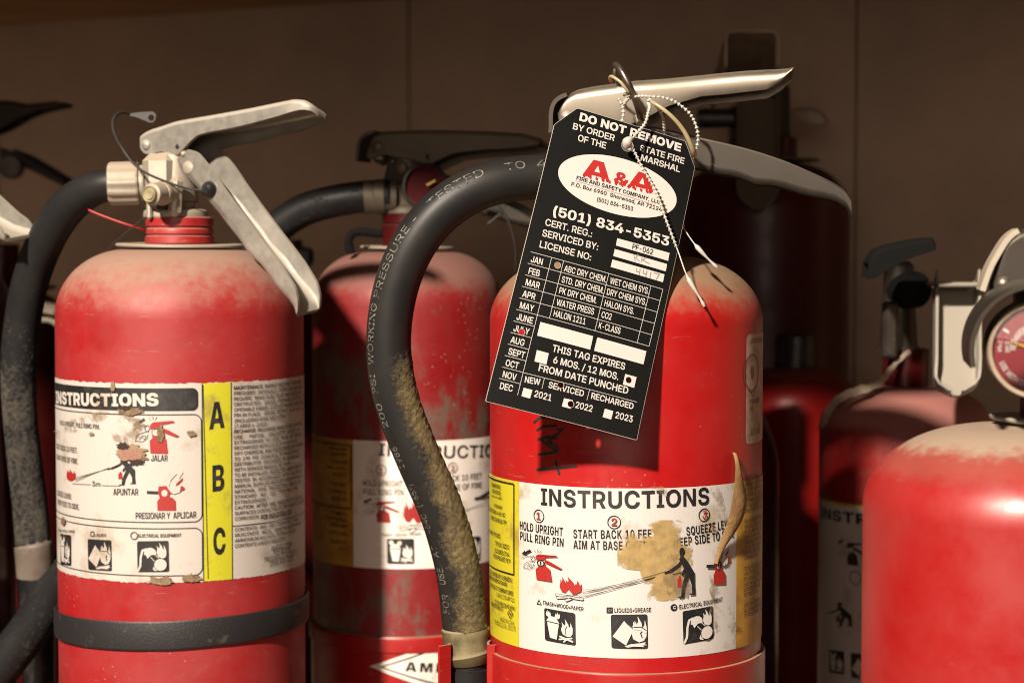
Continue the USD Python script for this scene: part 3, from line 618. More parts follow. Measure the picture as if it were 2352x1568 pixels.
# carrying handle, a trough that opens upwards
hs = [(398, 372), (404, 391), (410, 397), (446, 435), (468, 460), (495, 493), (512, 516), (539, 548), (561, 582), (594, 614), (627, 660), (657, 694), (670, 712), (678, 728)]
he = [(430, 344), (448, 349), (456, 354), (484, 388), (512, 430), (527, 451), (545, 476), (568, 507), (594, 542), (622, 578), (649, 614), (677, 660), (684, 690), (683, 715)]
hd = obj('carry_handle', channel(hs, he, A.P(413, 420), alA, .0215, .0017, .0050, roll=-.10, n=80, passes=1), m['alloy_white'], A.t)
obj('rivet', plane_dot((432, 385), A.P(413, 420), alA, .0215, 15 * k, .0011), m['alloy'], hd)
far = np.array([math.sin(alA), math.cos(alA), 0])
bc = on_plane(482, 435, A.P(413, 420) - far * .0215 / 2, far)
btn = obj('pin_button', lathe([(1e-5, -.0042), (9 * k, -.0042), (13 * k, -.0034), (17 * k, -.0022), (19 * k, -.0006), (19 * k, .001)], bc, far, 32), m['black'], hd)
# tether of the pin
T0 = A.P(472, 436, -.023)
tp = [T0, A.P(449, 436, -.024), A.P(415, 429, -.026), A.P(378, 416, -.028), A.P(335, 397, -.030), A.P(304, 373, -.030), A.P(282, 343, -.028), A.P(266, 315, -.018), A.P(259, 288, -.010), A.P(266, 266, -.002), A.P(282, 258, .004), A.P(300, 263, .008)]
tet = obj('pin_tether', tube(smooth_path(tp, 70), np.interp(np.linspace(0, 1, 70), [0, .5, .85, 1], [2.6 * k, 2.8 * k, 3.8 * k, 3.2 * k]), 10), m['cord'], A.t)
eye = Polygon([(0, -4), (20, -6.5), (42, -8), (52, -8), (58, -2), (57, 9), (51, 15), (44, 15), (30, 9), (12, 2), (0, 0)]).buffer(1).difference(Point(48, 5).buffer(7))
obj('tether_eye', prism(affinity.scale(eye, k, -k, origin=(0, 0)), A.P(300, 266, .008), np.array([1, 0, 0]), np.array([0, 0, 1]), np.array([0, -1, 0]), .0008), m['cord'], tet)
# hose
hp = [A.P(305, 421, -.007), A.P(270, 422, -.007), A.P(244, 425, -.006), A.P(210, 436, -.002), A.P(165, 466, .006), A.P(122, 522, .014), A.P(88, 592, .022), A.P(62, 680, .030), A.P(46, 790, .036), A.P(41, 900, .040), A.P(50, 1020, .044), A.P(65, 1140, .048), A.P(75, 1250, .05)]
HP = smooth_path(hp, 110); hv, hf = tube(HP, np.interp(np.linspace(0, 1, 110), [0, .05, .17, 1], [36 * k, 37 * k, 43 * k, 43.5 * k]), 28)
dirt = np.clip((A.z(700) - hv[:, 2]) * 4.5 + .05, 0, .36); dirt = np.minimum(dirt, .33)
hoseA = obj('hose', (hv, hf), m['rubber_grey'], A.t, smooth=True, attr=None)
UsdGeom.PrimvarsAPI(UsdGeom.Mesh.Get(stage, hoseA.path)).CreatePrimvar('dirt', Sdf.ValueTypeNames.FloatArray, 'vertex').Set([float(q) for q in dirt])
obj('ferrule', tube([A.P(74, 1243, .050), A.P(76, 1250, .050), A.P(82, 1318, .052), A.P(82, 1326, .052)], [.0104, .0112, .0112, .0106], 12), m['brass_dull'], hoseA)
obj('nozzle', tube([A.P(82, 1322, .052), A.P(86, 1420, .054), A.P(92, 1640, .058)], [.0106, .0100, .0085], 24), m['black'], hoseA)
# red tie wire and thin wire at the neck
obj('tie_wire', cat_mesh(tube(smooth_path([A.P(203, 482, -.01), A.P(260, 505, -.012), A.P(322, 525, -.010), A.P(338, 529, -.004)], 30), 2.6 * k, 8)), m['print_red'], A.t)
obj('wire', tube(smooth_path([A.P(342, 492, -.015), A.P(300, 525, -.012), A.P(230, 590, .0)], 12), .9 * k, 6), m['cord'], A.t)
# black rubber band round the body, slightly tilted
bz = lambda y: A.z(y)
b0, b1 = A.z(1433), A.z(1371)
bm = lathe([(A.R + .0004, b0 + .001), (A.R + .0016, b0), (A.R + .0022, b0 + .0010), (A.R + .0024, (b0 + b1) / 2), (A.R + .0022, b1 - .0010), (A.R + .0016, b1), (A.R + .0004, b1 - .001)][::-1], A.ax(), seg=160)
bv = bm[0].copy(); bv[:, 2] += (bv[:, 0] - cA[0]) * .034; bv[:, 2] += .0006 * (meshkit.fbm(np.stack([bv[:, 0] * 40, bv[:, 1] * 40, bv[:, 2] * 0], 1), 3, 3) - .5)
n_ = bm[1].reshape(-1, 4) if bm[1].shape[1] == 4 else bm[1]
obj('rubber_band', (bv, bm[1][:, ::-1]), m['band'], A.t)
# label
S = Wrap(cA, A.R, k)
vt, vb = S.to2(413, 880)[1], S.to2(413, 1337)[1]
S.add('frame', box(0, 0, 0, 0))
lab = wrap_label(S, A.t, 'label', -A.R * 1.75, A.R * 1.66, vb, vt, m['label_dusty'], rag=.0014, seed=3)
xl = lambda p: S.to2(*p)[0]
uy0, uy1 = S.to2(466, 1000)[0], S.to2(530, 1000)[0]
S.add('lime', box(uy0, vb + .0002, uy1, vt - .0002))
S.line('ink', [(466, 884), (478, 1328)], 2.0); S.add('ink', box(uy0 - .0005, vb, uy0, vt)); S.add('ink', box(uy1, vb, uy1 + .0004, vt))
for ch, (x, y) in (('A', (1985, 372)), ('B', (1996, 668)), ('C', (2002, 965))):
    a, b = zR(x - 1000, y), zR(x - 1000 + (72 if ch == 'A' else 62), y - 8); S.text('ink', ch, a, b, 58, 800, upright=True)
ul = -A.R * 1.5
e1 = S.to2(*zQ(1092, 170)); yb = S.to2(*zQ(1000, 95))[1]; yc = S.to2(*zQ(1000, 262))[1]
S.add('ink', box(ul, yc, e1[0], yb).buffer(-.003).buffer(.003))
S.text('white', 'INSTRUCTIONS', zQ(54, 206), zQ(808, 226), 28, 900)
def frame(y0, y1, w=2.2):
    g = box(ul, S.to2(*zQ(1000, y1))[1], S.to2(*zQ(1118, 600))[0], S.to2(*zQ(1000, y0))[1]).buffer(-.004).buffer(.004)
    S.add('ink', g.boundary.buffer(w * k / 2))
frame(290, 1082); frame(1128, 1475)
for st, p, cap in (('HOLD UPRIGHT, PULL RING PIN.', (372, 398), 10.5), ('START BACK 10 FEET.', (210, 575), 12), ('AIM AT BASE OF FIRE.', (213, 655), 12), ('SQUEEZE LEVER.', (165, 915), 12), ('SWEEP SIDE TO SIDE.', (222, 992), 12)):
    S.text_from('ink_grey', st, zQ(*p), cap, 600, .72, right=True)
S.text('ink', 'JALAR', zQ(745, 634), zQ(870, 634), 14, 680); S.text('ink', 'APUNTAR', zQ(470, 884), zQ(655, 884), 14.5, 680); S.text('ink', 'PRESIONAR Y  APLICAR', zQ(632, 1058), zQ(1080, 1050), 14, 680)
S.text('ink', '3m', zQ(312, 818), zQ(378, 820), 11, 600)
S.line('ink_grey', [zQ(170, 798), zQ(305, 806)], 1.2); S.line('ink_grey', [zQ(385, 812), zQ(520, 815)], 1.2)
lay = dict(ink='ink', ink2='ink', ink3='ink', white='paper', white2='paper', red='red', red2='red')
lay2 = dict(ink='ink', ink2='ink_b', ink3='ink_b', white='white', white2='white_b')
S.picture(pic_pull(), [zQ(620, 318), zQ(935, 300), zQ(935, 575), zQ(620, 580)], lay)
S.picture(pic_squeeze(), [zQ(735, 770), zQ(935, 765), zQ(935, 995), zQ(735, 995)], dict(lay))
S.picture([p for p in pic_man()], [zQ(420, 585), zQ(640, 585), zQ(640, 812), zQ(420, 812)], lay)
S.picture(pic_fire()[:1], [zQ(120, 690), zQ(200, 690), zQ(200, 810), zQ(120, 810)], lay)
for a in (0, 14, 28): S.line('ink_grey', [zQ(192, 785 - a), zQ(440, 680 + a * .3)], .9)
S.picture(pic_trash(), [zQ(80, 1165), zQ(160, 1178), zQ(162, 1405), zQ(84, 1392)], lay2); S.picture(pic_liquid(), [zQ(282, 1205), zQ(455, 1215), zQ(460, 1443), zQ(286, 1432)], lay2); S.picture(pic_plug(), [zQ(643, 1222), zQ(875, 1218), zQ(880, 1448), zQ(648, 1450)], lay2)
S.text('ink_grey', 'LIQUIDS', zQ(335, 1188), zQ(420, 1190), 6.5, 600); S.text('ink_grey', 'ELECTRICAL EQUIPMENT', zQ(650, 1194), zQ(970, 1190), 7.5, 700); S.text('ink_grey', 'TRASH-WOOD-PAPER', zQ(68, 1150), zQ(188, 1162), 6, 600)
S.add('ink_grey', Point(*S.to2(*zQ(623, 1182))).buffer(.0018).boundary.buffer(.0003)); S.add('ink_grey', Polygon(S.P([zQ(305, 1152), zQ(328, 1153), zQ(328, 1186), zQ(305, 1185)])).boundary.buffer(.00025))
col = ['MAINTENANCE: INSPECT MONTHLY OR AT MORE', 'FREQUENT   INTERVALS   WHEN  CIRCUMSTANCES', 'REQUIRE.  MAKE SURE  HOSE  AND  NOZZLE  ARE', 'OBSTRUCTED,   GAUGE   PRESSURE  IS  IN  THE', 'OPERABLE RANGE, LOCKING PIN AND TAMPER SEAL', 'PIN IN PLACE.   GROSS  WEIGHT   16 LB  14 OZ', '(INCLUDING HOSE AND HORN)', '(7.65KG \u00b1 .22KG).', 'RECHARGE: RECHARGE IMMEDIATELY AFTER ANY', 'USE.     PARTIAL    DISCHARGE   CAUSES   AN', 'EXTINGUISHER  TO  LEAK.  MUST   BE   REFILLED', 'RECHARGED WITH 10 LB (4.54 KG) OF ABC', 'DRY CHEMICAL AND PRESSURIZED WITH NITROGEN', 'TO  195  PSI  (1345 kPa)  BY AN AUTHORIZED', 'DISTRIBUTOR  (RECHARGE  IN  ACCORDANCE', 'WITH SERVICE MANUAL NO. 3000.', 'TO BE INSTALLED, INSPECTED, MAINTAINED AND', 'TESTED  IN  ACCORDANCE  WITH  THE  SERVICE', 'MANUAL SUPPLIED WITH EXTINGUISHER AND THE', 'NATIONAL   FIRE   PROTECTION   ASSOCIATION', 'STANDARD    NO.    10,    "PORTABLE   FIRE', 'EXTINGUISHERS."', 'CAUTION:  AFTER  USE  IMMEDIATELY  CLEAN  ALL', 'SURFACES CONTACTED BY DRY CHEMICAL TO AVOID', 'CORROSION.', '', 'CONTENTS:  ABC  DRY  CHEMICAL  -  MICA', 'MUSCOVITE   MICA,   AMMONIUM  PHOSPHATE', 'AMMONIUM SULFATE / BUSHEL ESTERS', 'CONTENTS UNDER PRESSURE']
u0 = uy1 + .0016; vv = S.to2(*zR(1080, 187))[1]; st_ = (S.to2(*zR(1080, 187))[1] - S.to2(*zR(1100, 930))[1]) / 29.0
for i, s_ in enumerate(col):
    sh, W = text_shape(s_, 560); kk = .00188
    bold = s_.split(':')[0] in ('MAINTENANCE', 'RECHARGE', 'CAUTION')
    for g in sh: S.add('ink_grey' if not bold else 'ink', affinity.affine_transform(g, [kk * .93, 0, 0, kk, u0, vv - i * st_]))
for s_, y in (('AMEREX CORP.', 935), ('P.O. BOX 81', 958), ('TRUSSVILLE, AL 35173', 980), ('(205) 655-3271', 1003)):
    S.text_from('ink_grey', s_, zR(1330, y), 11.5, 500, .72, centre=True)
S.text_from('ink', 'FOR INDUSTRIAL USE', zR(1310, 785), 11, 700, .7, centre=True); S.add('ink', box(uy1, S.to2(*zR(1095, 828))[1] - .0002, A.R * 1.6, S.to2(*zR(1095, 828))[1] + .0002))
# scuffs where the label has been torn
for c_, rx, ry, sd, ly in ((zQ(600, 265), 26, 9, 5, 'tear'), (zQ(560, 240), 12, 6, 6, 'tear_dark'), (zQ(600, 545), 30, 17, 7, 'tear'), (zQ(590, 580), 28, 13, 8, 'tear_pink'), (zQ(545, 520), 14, 8, 9, 'tear_dark'), (zQ(640, 640), 16, 6, 11, 'tear_dark'), (zQ(660, 600), 20, 12, 10, 'tear'), (zQ(815, 430), 8, 19, 12, 'tear'), (zQ(828, 1512), 26, 9, 13, 'tear'), (zQ(1040, 1492), 20, 8, 14, 'tear'), (zQ(1040, 430), 10, 7, 15, 'tear'), (zQ(470, 85), 5, 12, 16, 'tear'), (zQ(315, 430), 5, 4, 17, 'tear'), (zQ(110, 1075), 5, 9, 18, 'tear')):
    S.poly(ly, blob(c_, rx, ry, sd, .5))
S.poly('stain', blob(zQ(580, 400), 36, 34, 21, .4)); S.poly('stain', blob(zQ(250, 340), 60, 14, 22, .4, rot=-.3))
print_sheet(S, lab, [('lime', 'lime', 'lemon_strip'), ('ink', 'ink', 'black_print'), ('ink_grey', 'ink_grey', 'small_print'), ('red', 'ink_red', 'red_print'), ('white', 'label_dusty', 'white_print'), ('paper', 'label_dusty', 'white_print'), ('ink_b', 'ink', 'black_print'), ('white_b', 'label_dusty', 'white_print'), ('stain', 'stain_faint', 'stain'), ('tear', 'tear', 'torn_paper'), ('tear_pink', 'tear_pink', 'torn_paper'), ('tear_dark', 'tear_dark', 'torn_paper')])

# ================================================================ the tagged extinguisher in the middle
B = Ext('fire_extinguisher', 'red extinguisher with black service tag hanging on its front', 1438, 588, 0.950, 312.5, 150, 120, m['red_centre'])
k = B.k; cB = B.c; alB = math.radians(8)
qL = zoom(2150, 200, 3.1354); qM = zoom(1900, 200, 1.4253); qV = zoom(2700, 50, 2.0912); qB = zoom(2000, 1950, 2.00727); qC = zoom(1850, 1750, 1.5985); q4 = zoom(1850, 400, 2.24); q5 = zoom(1850, 950, 1.845)
obj('collar_plate', tilted_disc((cB[0], cB[1], B.z(580)), 120 * k, 40 * k, .0016, (0, 0, 1)), m['steel_dull'], B.t)
obj('neck_collar', lathe([(max(r * k, 1e-5), B.z(y)) for r, y in [(0, 500), (70, 500), (76, 504), (76, 522), (71, 525), (76, 529), (77, 560), (77, 577), (0, 577)][::-1]], B.ax(), seg=64), m['red_centre'], B.t)
obj('valve_body', cat_mesh(lathe([(max(r * k, 1e-5), B.z(y)) for r, y in [(0, 300), (38, 300), (46, 310), (50, 420), (60, 460), (72, 480), (74, 502), (0, 502)][::-1]], B.ax(), seg=48), rbox(B.P(1400, 330), (110 * k, 70 * k, 110 * k), .004)), m['steel_dull'], B.t)
on = B.P(1340, 405, 0); od = np.array([-1, 0, -.02]); od /= np.linalg.norm(od)
obj('hose_nut', cyl(on, od, 44 * k, -40 * k, 60 * k, .002, 6), m['steel_dull'], B.t)
gB = obj('gauge', cyl(B.P(1440, 425, -.010), (0, -1, 0), 56 * k, 0, .016, .002), m['steel_dull'], B.t)
obj('dial', cyl(B.P(1440, 425, -.0265), (0, -1, 0), 46 * k, 0, .0004), m['dial_red'], gB)
# lever: its back plate folds down at the left
p_ax = B.P(1438, 300)
sp = [(1297, 226), (1303, 213), (1326, 201), (1363, 193.5), (1412, 187), (1454, 181), (1527, 176), (1608, 168), (1660, 162.5), (1715, 157.5), (1770, 154.5), (1812, 153), (1826, 153)]
ed = [(1282, 262), (1281, 275), (1300, 287), (1363, 290), (1420, 290), (1462, 284), (1508, 265), (1528, 250), (1556, 231), (1608, 222), (1700, 213), (1770, 204), (1815, 168)]
ed = [(1281, 262), (1280, 276), (1300, 288), (1363, 290), (1412, 290), (1458, 284), (1536, 243), (1612, 221), (1662, 217), (1715, 211), (1762, 205.5), (1795, 186), (1823, 157)]
levB = obj('squeeze_lever', channel(sp, ed, p_ax, alB, .026, .0018, .0062, roll=.10, n=110, passes=1), m['steel'], B.t)
fB = np.array([math.sin(alB), math.cos(alB), 0]); dB = np.array([math.cos(alB), -math.sin(alB), 0]); pn = p_ax - fB * .013
def strip(px, w, t, plane_p, far, off=0.0, n=40):
    """a bent sheet strip whose near edge is seen along px"""
    P = smooth_path([on_plane(x, y, plane_p, far) for x, y in px], n); T = np.gradient(P, axis=0); T /= np.linalg.norm(T, axis=1, keepdims=True); Nn = np.cross(T, far)
    R = np.stack([P - Nn * t / 2 + far * off, P + Nn * t / 2 + far * off, P + Nn * t / 2 + far * (off + w), P - Nn * t / 2 + far * (off + w)], 1)
    V = R.reshape(-1, 3); F = []
    for i in range(n - 1):
        for j in range(4): F.append((i * 4 + j, i * 4 + (j + 1) % 4, (i + 1) * 4 + (j + 1) % 4, (i + 1) * 4 + j))
    F += [(3, 2, 1, 0), (4 * n - 4, 4 * n - 3, 4 * n - 2, 4 * n - 1)]
    return V, np.array(F)
obj('lever_back', strip([(1264, 305), (1265, 272), (1268, 247), (1276, 232), (1290, 222), (1302, 217)], .026, .0020, pn, fB), m['steel_dull'], levB)
obj('rivet', plane_dot((1302, 268), p_ax, alB, .026, 13.5 * k, .0022), m['alloy_white'], levB)
# carrying handle
hs = [(1440, 385), (1500, 375), (1560, 384), (1607, 394), (1655, 406), (1680, 409), (1700, 414), (1736, 429.5), (1770, 431), (1800, 437), (1830, 447), (1856, 454), (1890, 460), (1920, 467), (1945, 482), (1957, 506)]
he = [(1440, 296), (1492, 293), (1545, 305), (1592, 317), (1640, 328), (1680, 337), (1700, 342), (1736, 352), (1776, 365), (1810, 377), (1838, 389), (1858, 398), (1890, 412), (1918, 426), (1942, 441), (1955, 462)]
hB = obj('carry_handle', channel(hs, he, p_ax, alB, .026, .0020, .0045, roll=-.08, n=110, passes=1), m['steel_dull'], B.t)
# ring of the pull pin
def ring_tube(c, u, v, r, n=72, seg=14):
    th = np.linspace(0, 2 * np.pi, n, endpoint=False); P = np.asarray(c) + np.outer(np.cos(th), u) + np.outer(np.sin(th), v)
    T = -np.outer(np.sin(th), u) + np.outer(np.cos(th), v); T /= np.linalg.norm(T, axis=1, keepdims=True); ax = np.cross(u, v); ax /= np.linalg.norm(ax)
    N = np.cross(T, ax); a = np.linspace(0, 2 * np.pi, seg, endpoint=False)
    V = (P[:, None] + r * (np.cos(a)[None, :, None] * N[:, None] + np.sin(a)[None, :, None] * ax)).reshape(-1, 3); F = []
    for i in range(n):
        for j in range(seg): F.append((i * seg + j, i * seg + (j + 1) % seg, ((i + 1) % n) * seg + (j + 1) % seg, ((i + 1) % n) * seg + j))
    return V, np.array(F)
rc_ = at(1441.5, 215, .928); u_ = at(1413.5, 150, .923) - rc_; v_ = at(1451, 210, .9135) - rc_
pin = obj('pull_pin', ring_tube(rc_, u_, v_, .00155), m['wire'], B.t, smooth=True)
obj('pin_shank', tube([at(1470, 285, .9225), at(1462, 272, .93), at(1455, 262, .965)], .0016, 12), m['wire'], pin)
# hose
hp = [B.P(1330, 405, -.006), B.P(1262, 405, -.010), B.P(1200, 409, -.013), B.P(1130, 421, -.016), B.P(1060, 451, -.018), B.P(990, 508, -.019), B.P(938, 585, -.019), B.P(906, 675, -.018), B.P(893, 770, -.017), B.P(897, 855, -.016), B.P(914, 930, -.015), B.P(943, 1010, -.014), B.P(975, 1085, -.013), B.P(1010, 1165, -.012), B.P(1036, 1245, -.011), B.P(1055, 1330, -.010), B.P(1065, 1420, -.009), B.P(1068, 1446, -.009)]
NH = 420; SEG = 80; HP = smooth_path(hp, NH); hr = 51.5 * k * .985; hv, hf = tube(HP, hr, SEG, caps=True)
T_, N_, B_ = frames(HP, (0, -1, 0))
sA = np.r_[0, np.cumsum(np.linalg.norm(np.diff(HP, axis=0), axis=1))]
th = np.linspace(0, 2 * np.pi, 40, endpoint=False)
ypx = np.array([CY - (p[2] - EYE) / p[1] * FPX - math.tan(PITCH) * FPX * 0 for p in HP]); sgn = np.sin(th)
inward = -(np.cross(T_, N_))                                # side of the tube
dirt = np.zeros((NH, SEG)); zt, zb = B.z(760), B.z(1440)
for i in range(NH):
    low = np.clip((zt - HP[i, 2]) / (zt - zb), 0, 1); pos = hv[i * SEG:(i + 1) * SEG] - HP[i]; wob = meshkit.fbm(hv[i * SEG:(i + 1) * SEG] * 70, 4, 2) - .5
    across = pos[:, 0] / hr
    dirt[i] = np.where(HP[i, 2] < zt, np.clip((across + low * .80 - .02 + wob * .8) * .62, 0, .50) * np.clip(low * 6 + wob * 1.5, 0, 1), 0) 
dd = np.r_[dirt.ravel(), 0, .3]
nn = (hv[:NH * SEG] - np.repeat(HP, SEG, 0)) / hr
hv[:NH * SEG] += nn * (np.clip(dirt.ravel() - .12, 0, .3) * .0040 * (meshkit.fbm(hv[:NH * SEG] * 520, 3, 9) - .25))[:, None]
hose = obj('hose', (hv, hf), m['rubber'], B.t, smooth=True)
UsdGeom.PrimvarsAPI(UsdGeom.Mesh.Get(stage, hose.path)).CreatePrimvar('dirt', Sdf.ValueTypeNames.FloatArray, 'vertex').Set([float(q) for q in dd])
HPpx = []
for p in HP:
    q = p - CAM; f_ = q @ _F; HPpx.append((CX + q[0] / f_ * FPX, CY - (q @ _U) / f_ * FPX))
HPpx = np.array(HPpx)
def hose_s(x, y):
    i = int(np.argmin(((HPpx - (x, y)) ** 2).sum(1))); return sA[i]
def hose_text(st, a, b, ang, cap):
    """lettering moulded along the hose from arc a to arc b, at ang round the tube from the side that faces the viewer"""
    sh, W = text_shape(st, 430, .06); ms = []
    for g in sh:
        g = affinity.scale(g, 1, cap, origin=(0, 0))
        for p in polys(g):
            x0, y0, x1, y1 = p.bounds
            for j in range(4):
                for q in polys(p.intersection(box(x0 + (x1 - x0) * j / 4, y0, x0 + (x1 - x0) * (j + 1) / 4, y1))):
                    v, f = tri(q); v = np.asarray(v)
                    if not len(f): continue
                    s_ = a + (b - a) * v[:, 0] / W
                    an = np.interp(s_, [min(a, b), max(a, b)], [ang[1], ang[0]] if b < a else ang) + (v[:, 1] - cap / 2) / hr
                    I = [np.interp(s_, sA, Q[:, c]) for Q in (HP, N_, B_) for c in range(3)]
                    Pp, Nn, Bb = (np.stack(I[3 * c:3 * c + 3], 1) for c in range(3))
                    ms.append((Pp + (hr + .00012) * (np.cos(an)[:, None] * Nn + SG * np.sin(an)[:, None] * Bb), f))
    if not ms: return None
    v, f = cat_mesh(*ms); return v, f
SG = 1.0 if (B_[60] @ np.array([-.5, 0, .8])) > 0 else -1.0
caph = .0043; R_ = math.radians
words = [('400', (1300, 405), (1222, 408), (34, 34)), ('TO', (1200, 409), (1155, 415), (36, 36)), ('TESTED', (1115, 425), (1003, 495), (40, 38)), ('-', (984, 515), (972, 530), (44, 42)), ('PRESSURE', (966, 540), (902, 690), (52, 46)), ('WORKING', (897, 700), (893, 830), (56, 54)), ('PSI', (897, 850), (904, 893), (56, 56)), ('200', (908, 912), (925, 965), (54, 55)), ('1986', (941, 1004), (962, 1055), (54, 54)), ('(-65F)', (978, 1090), (1002, 1146), (54, 54)), ('-54C', (1008, 1160), (1024, 1207), (54, 54)), ('AT', (1033, 1235), (1040, 1263), (54, 54)), ('USE', (1046, 1290), (1054, 1328), (52, 52)), ('FOR', (1058, 1352), (1063, 1398), (50, 50))]
parts = []
for st, e, b, an in words:
    q = hose_text(st, hose_s(*b), hose_s(*e), (R_(an[0]), R_(an[1])), caph)
    if q is not None: parts.append(q)
q = cat_mesh(*parts); obj('hose_lettering', (q[0], np.vstack([q[1], q[1][:, ::-1]])[:len(q[1])]), m['hose_ink'], hose, smooth=False)
obj('ferrule', tube([B.P(1067, 1440, -.009), B.P(1067, 1444, -.009), B.P(1069, 1462, -.009), B.P(1071, 1490, -.009), B.P(1073, 1500, -.009), B.P(1075, 1512, -.009), B.P(1076, 1522, -.009)], [.0106, .0114, .0110, .0107, .0117, .0110, .0098], 36), m['ferrule'], hose)
obj('nozzle', tube([B.P(1077, 1521, -.009), B.P(1077, 1533, -.009), B.P(1078, 1535, -.009), B.P(1082, 1650, -.009), B.P(1086, 1900, -.009)], [.0088, .0088, .0098, .0094, .0080], 32), m['rubber'], hose)
# red strap with the clip that holds the nozzle
zs1, zs0 = B.z(1462 + 18), B.z(1880)
sm = lathe([(B.R + .0003, zs1 + .0006), (B.R + .0017, zs1 + .0004), (B.R + .0021, zs1 - .0006), (B.R + .0021, zs0), (B.R + .0003, zs0)][::-1], B.ax(), seg=160)
strap = obj('strap', (sm[0], sm[1]), m['red_strap'], B.t)
def clip_wall(pts, z1, z0, t, n=10):
    """upright sheet bent in plan along pts (world x, y)"""
    P = smooth_path(np.array([(x, y, 0) for x, y in pts]), 24)[:, :2]; T = np.gradient(P, axis=0); T /= np.linalg.norm(T, axis=1, keepdims=True); N2 = np.stack([-T[:, 1], T[:, 0]], 1)
    pl = Polygon(np.vstack([P + N2 * t / 2, (P - N2 * t / 2)[::-1]])).buffer(0); mm = trimesh.creation.extrude_polygon(pl, z1 - z0, engine='earcut'); v = np.array(mm.vertices); v[:, 2] += z0; return v, np.array(mm.faces)
hx, hy = B.P(1076, 1540, -.009)[:2]; wx = lambda x: B.P(x, 1500, 0)[0]
obj('hose_clip', cat_mesh(clip_wall([(wx(1012), hy - .015), (wx(1018), hy - .0125), (wx(1030), hy - .0130), (wx(1036), hy - .009), (wx(1024), hy - .001), (wx(1026), hy + .008), (wx(1060), hy + .0135), (wx(1105), hy + .0125), (wx(1124), hy + .006), (wx(1123), hy - .004), (wx(1130), hy - .0125), (wx(1139), hy - .0118), (wx(1141), hy - .002), (wx(1139), hy + .008)], B.z(1460), B.z(1860), .0013)), m['red_strap'], strap)
# inspection sticker at the right-hand edge
S = Wrap(cB, B.R, k)
u0 = S.to2(1713, 900)[0]; va, vb_ = S.to2(1716, 768)[1], S.to2(1716, 1020)[1]
S.add('base', box(u0, vb_, u0 + .046, va).buffer(-.003).buffer(.003)); stk = obj('sticker', S.mesh('base', .00012), m['sticker'], B.t, smooth=False)
for s_, y, h in (('JAN FEB MAR', 790, 12), ('TEST', 912, 11), ('PRESSURE', 928, 11), ('PSI', 944, 11), ('JULY AUG', 1000, 13)): S.text_from('i', s_, (1722, y), h, 600, .8)
S.add('i', Point(*S.to2(1727, 856)).buffer(.0085).boundary.buffer(.0005)); S.poly('i', blob((1727, 856), 4, 16, 3, .3))
print_sheet(S, stk, [('i', 'ink_stick', 'faded_print')])
# label
S = Wrap(cB, B.R, k)
vt, vb = S.to2(1438, 1121)[1], S.to2(1438, 1511)[1]
lab = wrap_label(S, B.t, 'label', -B.R * 2.1, B.R * 2.1, vb, vt, m['label_white'])
uy = S.to2(1193, 1250)[0]; uo = S.to2(1690, 1250)[0]
S.add('yel', box(-B.R * 2.1, vb, uy, vt)); S.add('ora', box(uo, vb, B.R * 2.1, vt))
S.text('ink', 'INSTRUCTIONS', qB(330, 138), qB(1678, 132), 37.5, 720, .05)
for ch, (x, y) in (('1', (316, 226)), ('2', (917, 275)), ('3', (1635, 217))):
    c = S.to2(*qB(x, y)); S.add('ink', Point(*c).buffer(.0029, quad_segs=12).boundary.buffer(.00024)); S.text_from('red', ch, qB(x, y + 27), 16.5, 700, 1.0, centre=True)
for st, a, b in (('HOLD UPRIGHT', (163, 332), (508, 388)), ('PULL RING PIN', (165, 415), (515, 474)), ('START BACK 10 FEET', (590, 402), (1256, 398)), ('AIM AT BASE OF FIRE', (592, 487), (1246, 492)), ('SQUEEZE LEVER', (1492, 384), (1872, 306)), ('SWEEP SIDE TO SIDE', (1340, 480), (1872, 392))):
    S.text('ink', st, qB(*a), qB(*b), 19, 700, .10)
lay = dict(ink='ink2', red='red', red2='red', white='white', white2='white')
S.picture(pic_pull(), [qB(190, 480), qB(485, 515), qB(492, 760), qB(195, 722)], lay)
S.picture(pic_squeeze(), [qB(1660, 520), qB(1800, 498), qB(1800, 765), qB(1664, 778)], lay)
S.picture(pic_fire(), [qB(460, 700), qB(672, 725), qB(668, 912), qB(458, 892)], lay)
S.picture(pic_man(), [qB(1310, 490), qB(1560, 480), qB(1562, 870), qB(1312, 892)], lay)
for i, (a, b) in enumerate((((660, 818), (1200, 722)), ((655, 838), (1215, 726)), ((650, 858), (1230, 718)), ((640, 880), (1240, 712)), ((690, 872), (1250, 706)), ((700, 830), (1320, 668)))): S.line('ink2', [qB(*a), qB(*b)], .9 if i % 2 else .6)
S.line('ink2', [qB(1380, 692), qB(1450, 672), qB(1440, 690)], 1.2)
S.text('ink', 'TRASH\u2022WOOD\u2022PAPER', qB(345, 934), qB(672, 988), 9, 620, .06); S.text('ink', 'LIQUIDS\u2022GREASE', qB(917, 998), qB(1213, 993), 9.4, 620, .06); S.text('ink', 'ELECTRICAL EQUIPMENT', qB(1435, 971), qB(1782, 908), 9.4, 620, .06)
S.add('ink', Polygon(S.P([qB(303, 930), qB(318, 898), qB(336, 936)])).boundary.buffer(.00022)); S.add('ink', Polygon(S.P([qB(862, 962), qB(900, 962), qB(900, 998), qB(862, 998)])).boundary.buffer(.00035)); S.text_from('ink', 'B', qB(881, 991), 6.5, 700, 1, centre=True)
c = S.to2(*qB(1393, 958)); S.add('ink', Point(*c).buffer(.00165)); S.text_from('white2', 'C', qB(1393, 968), 7, 800, 1, centre=True)
lay2 = dict(ink='ink', ink2='ink3', ink3='ink3', white='white', white2='white2')
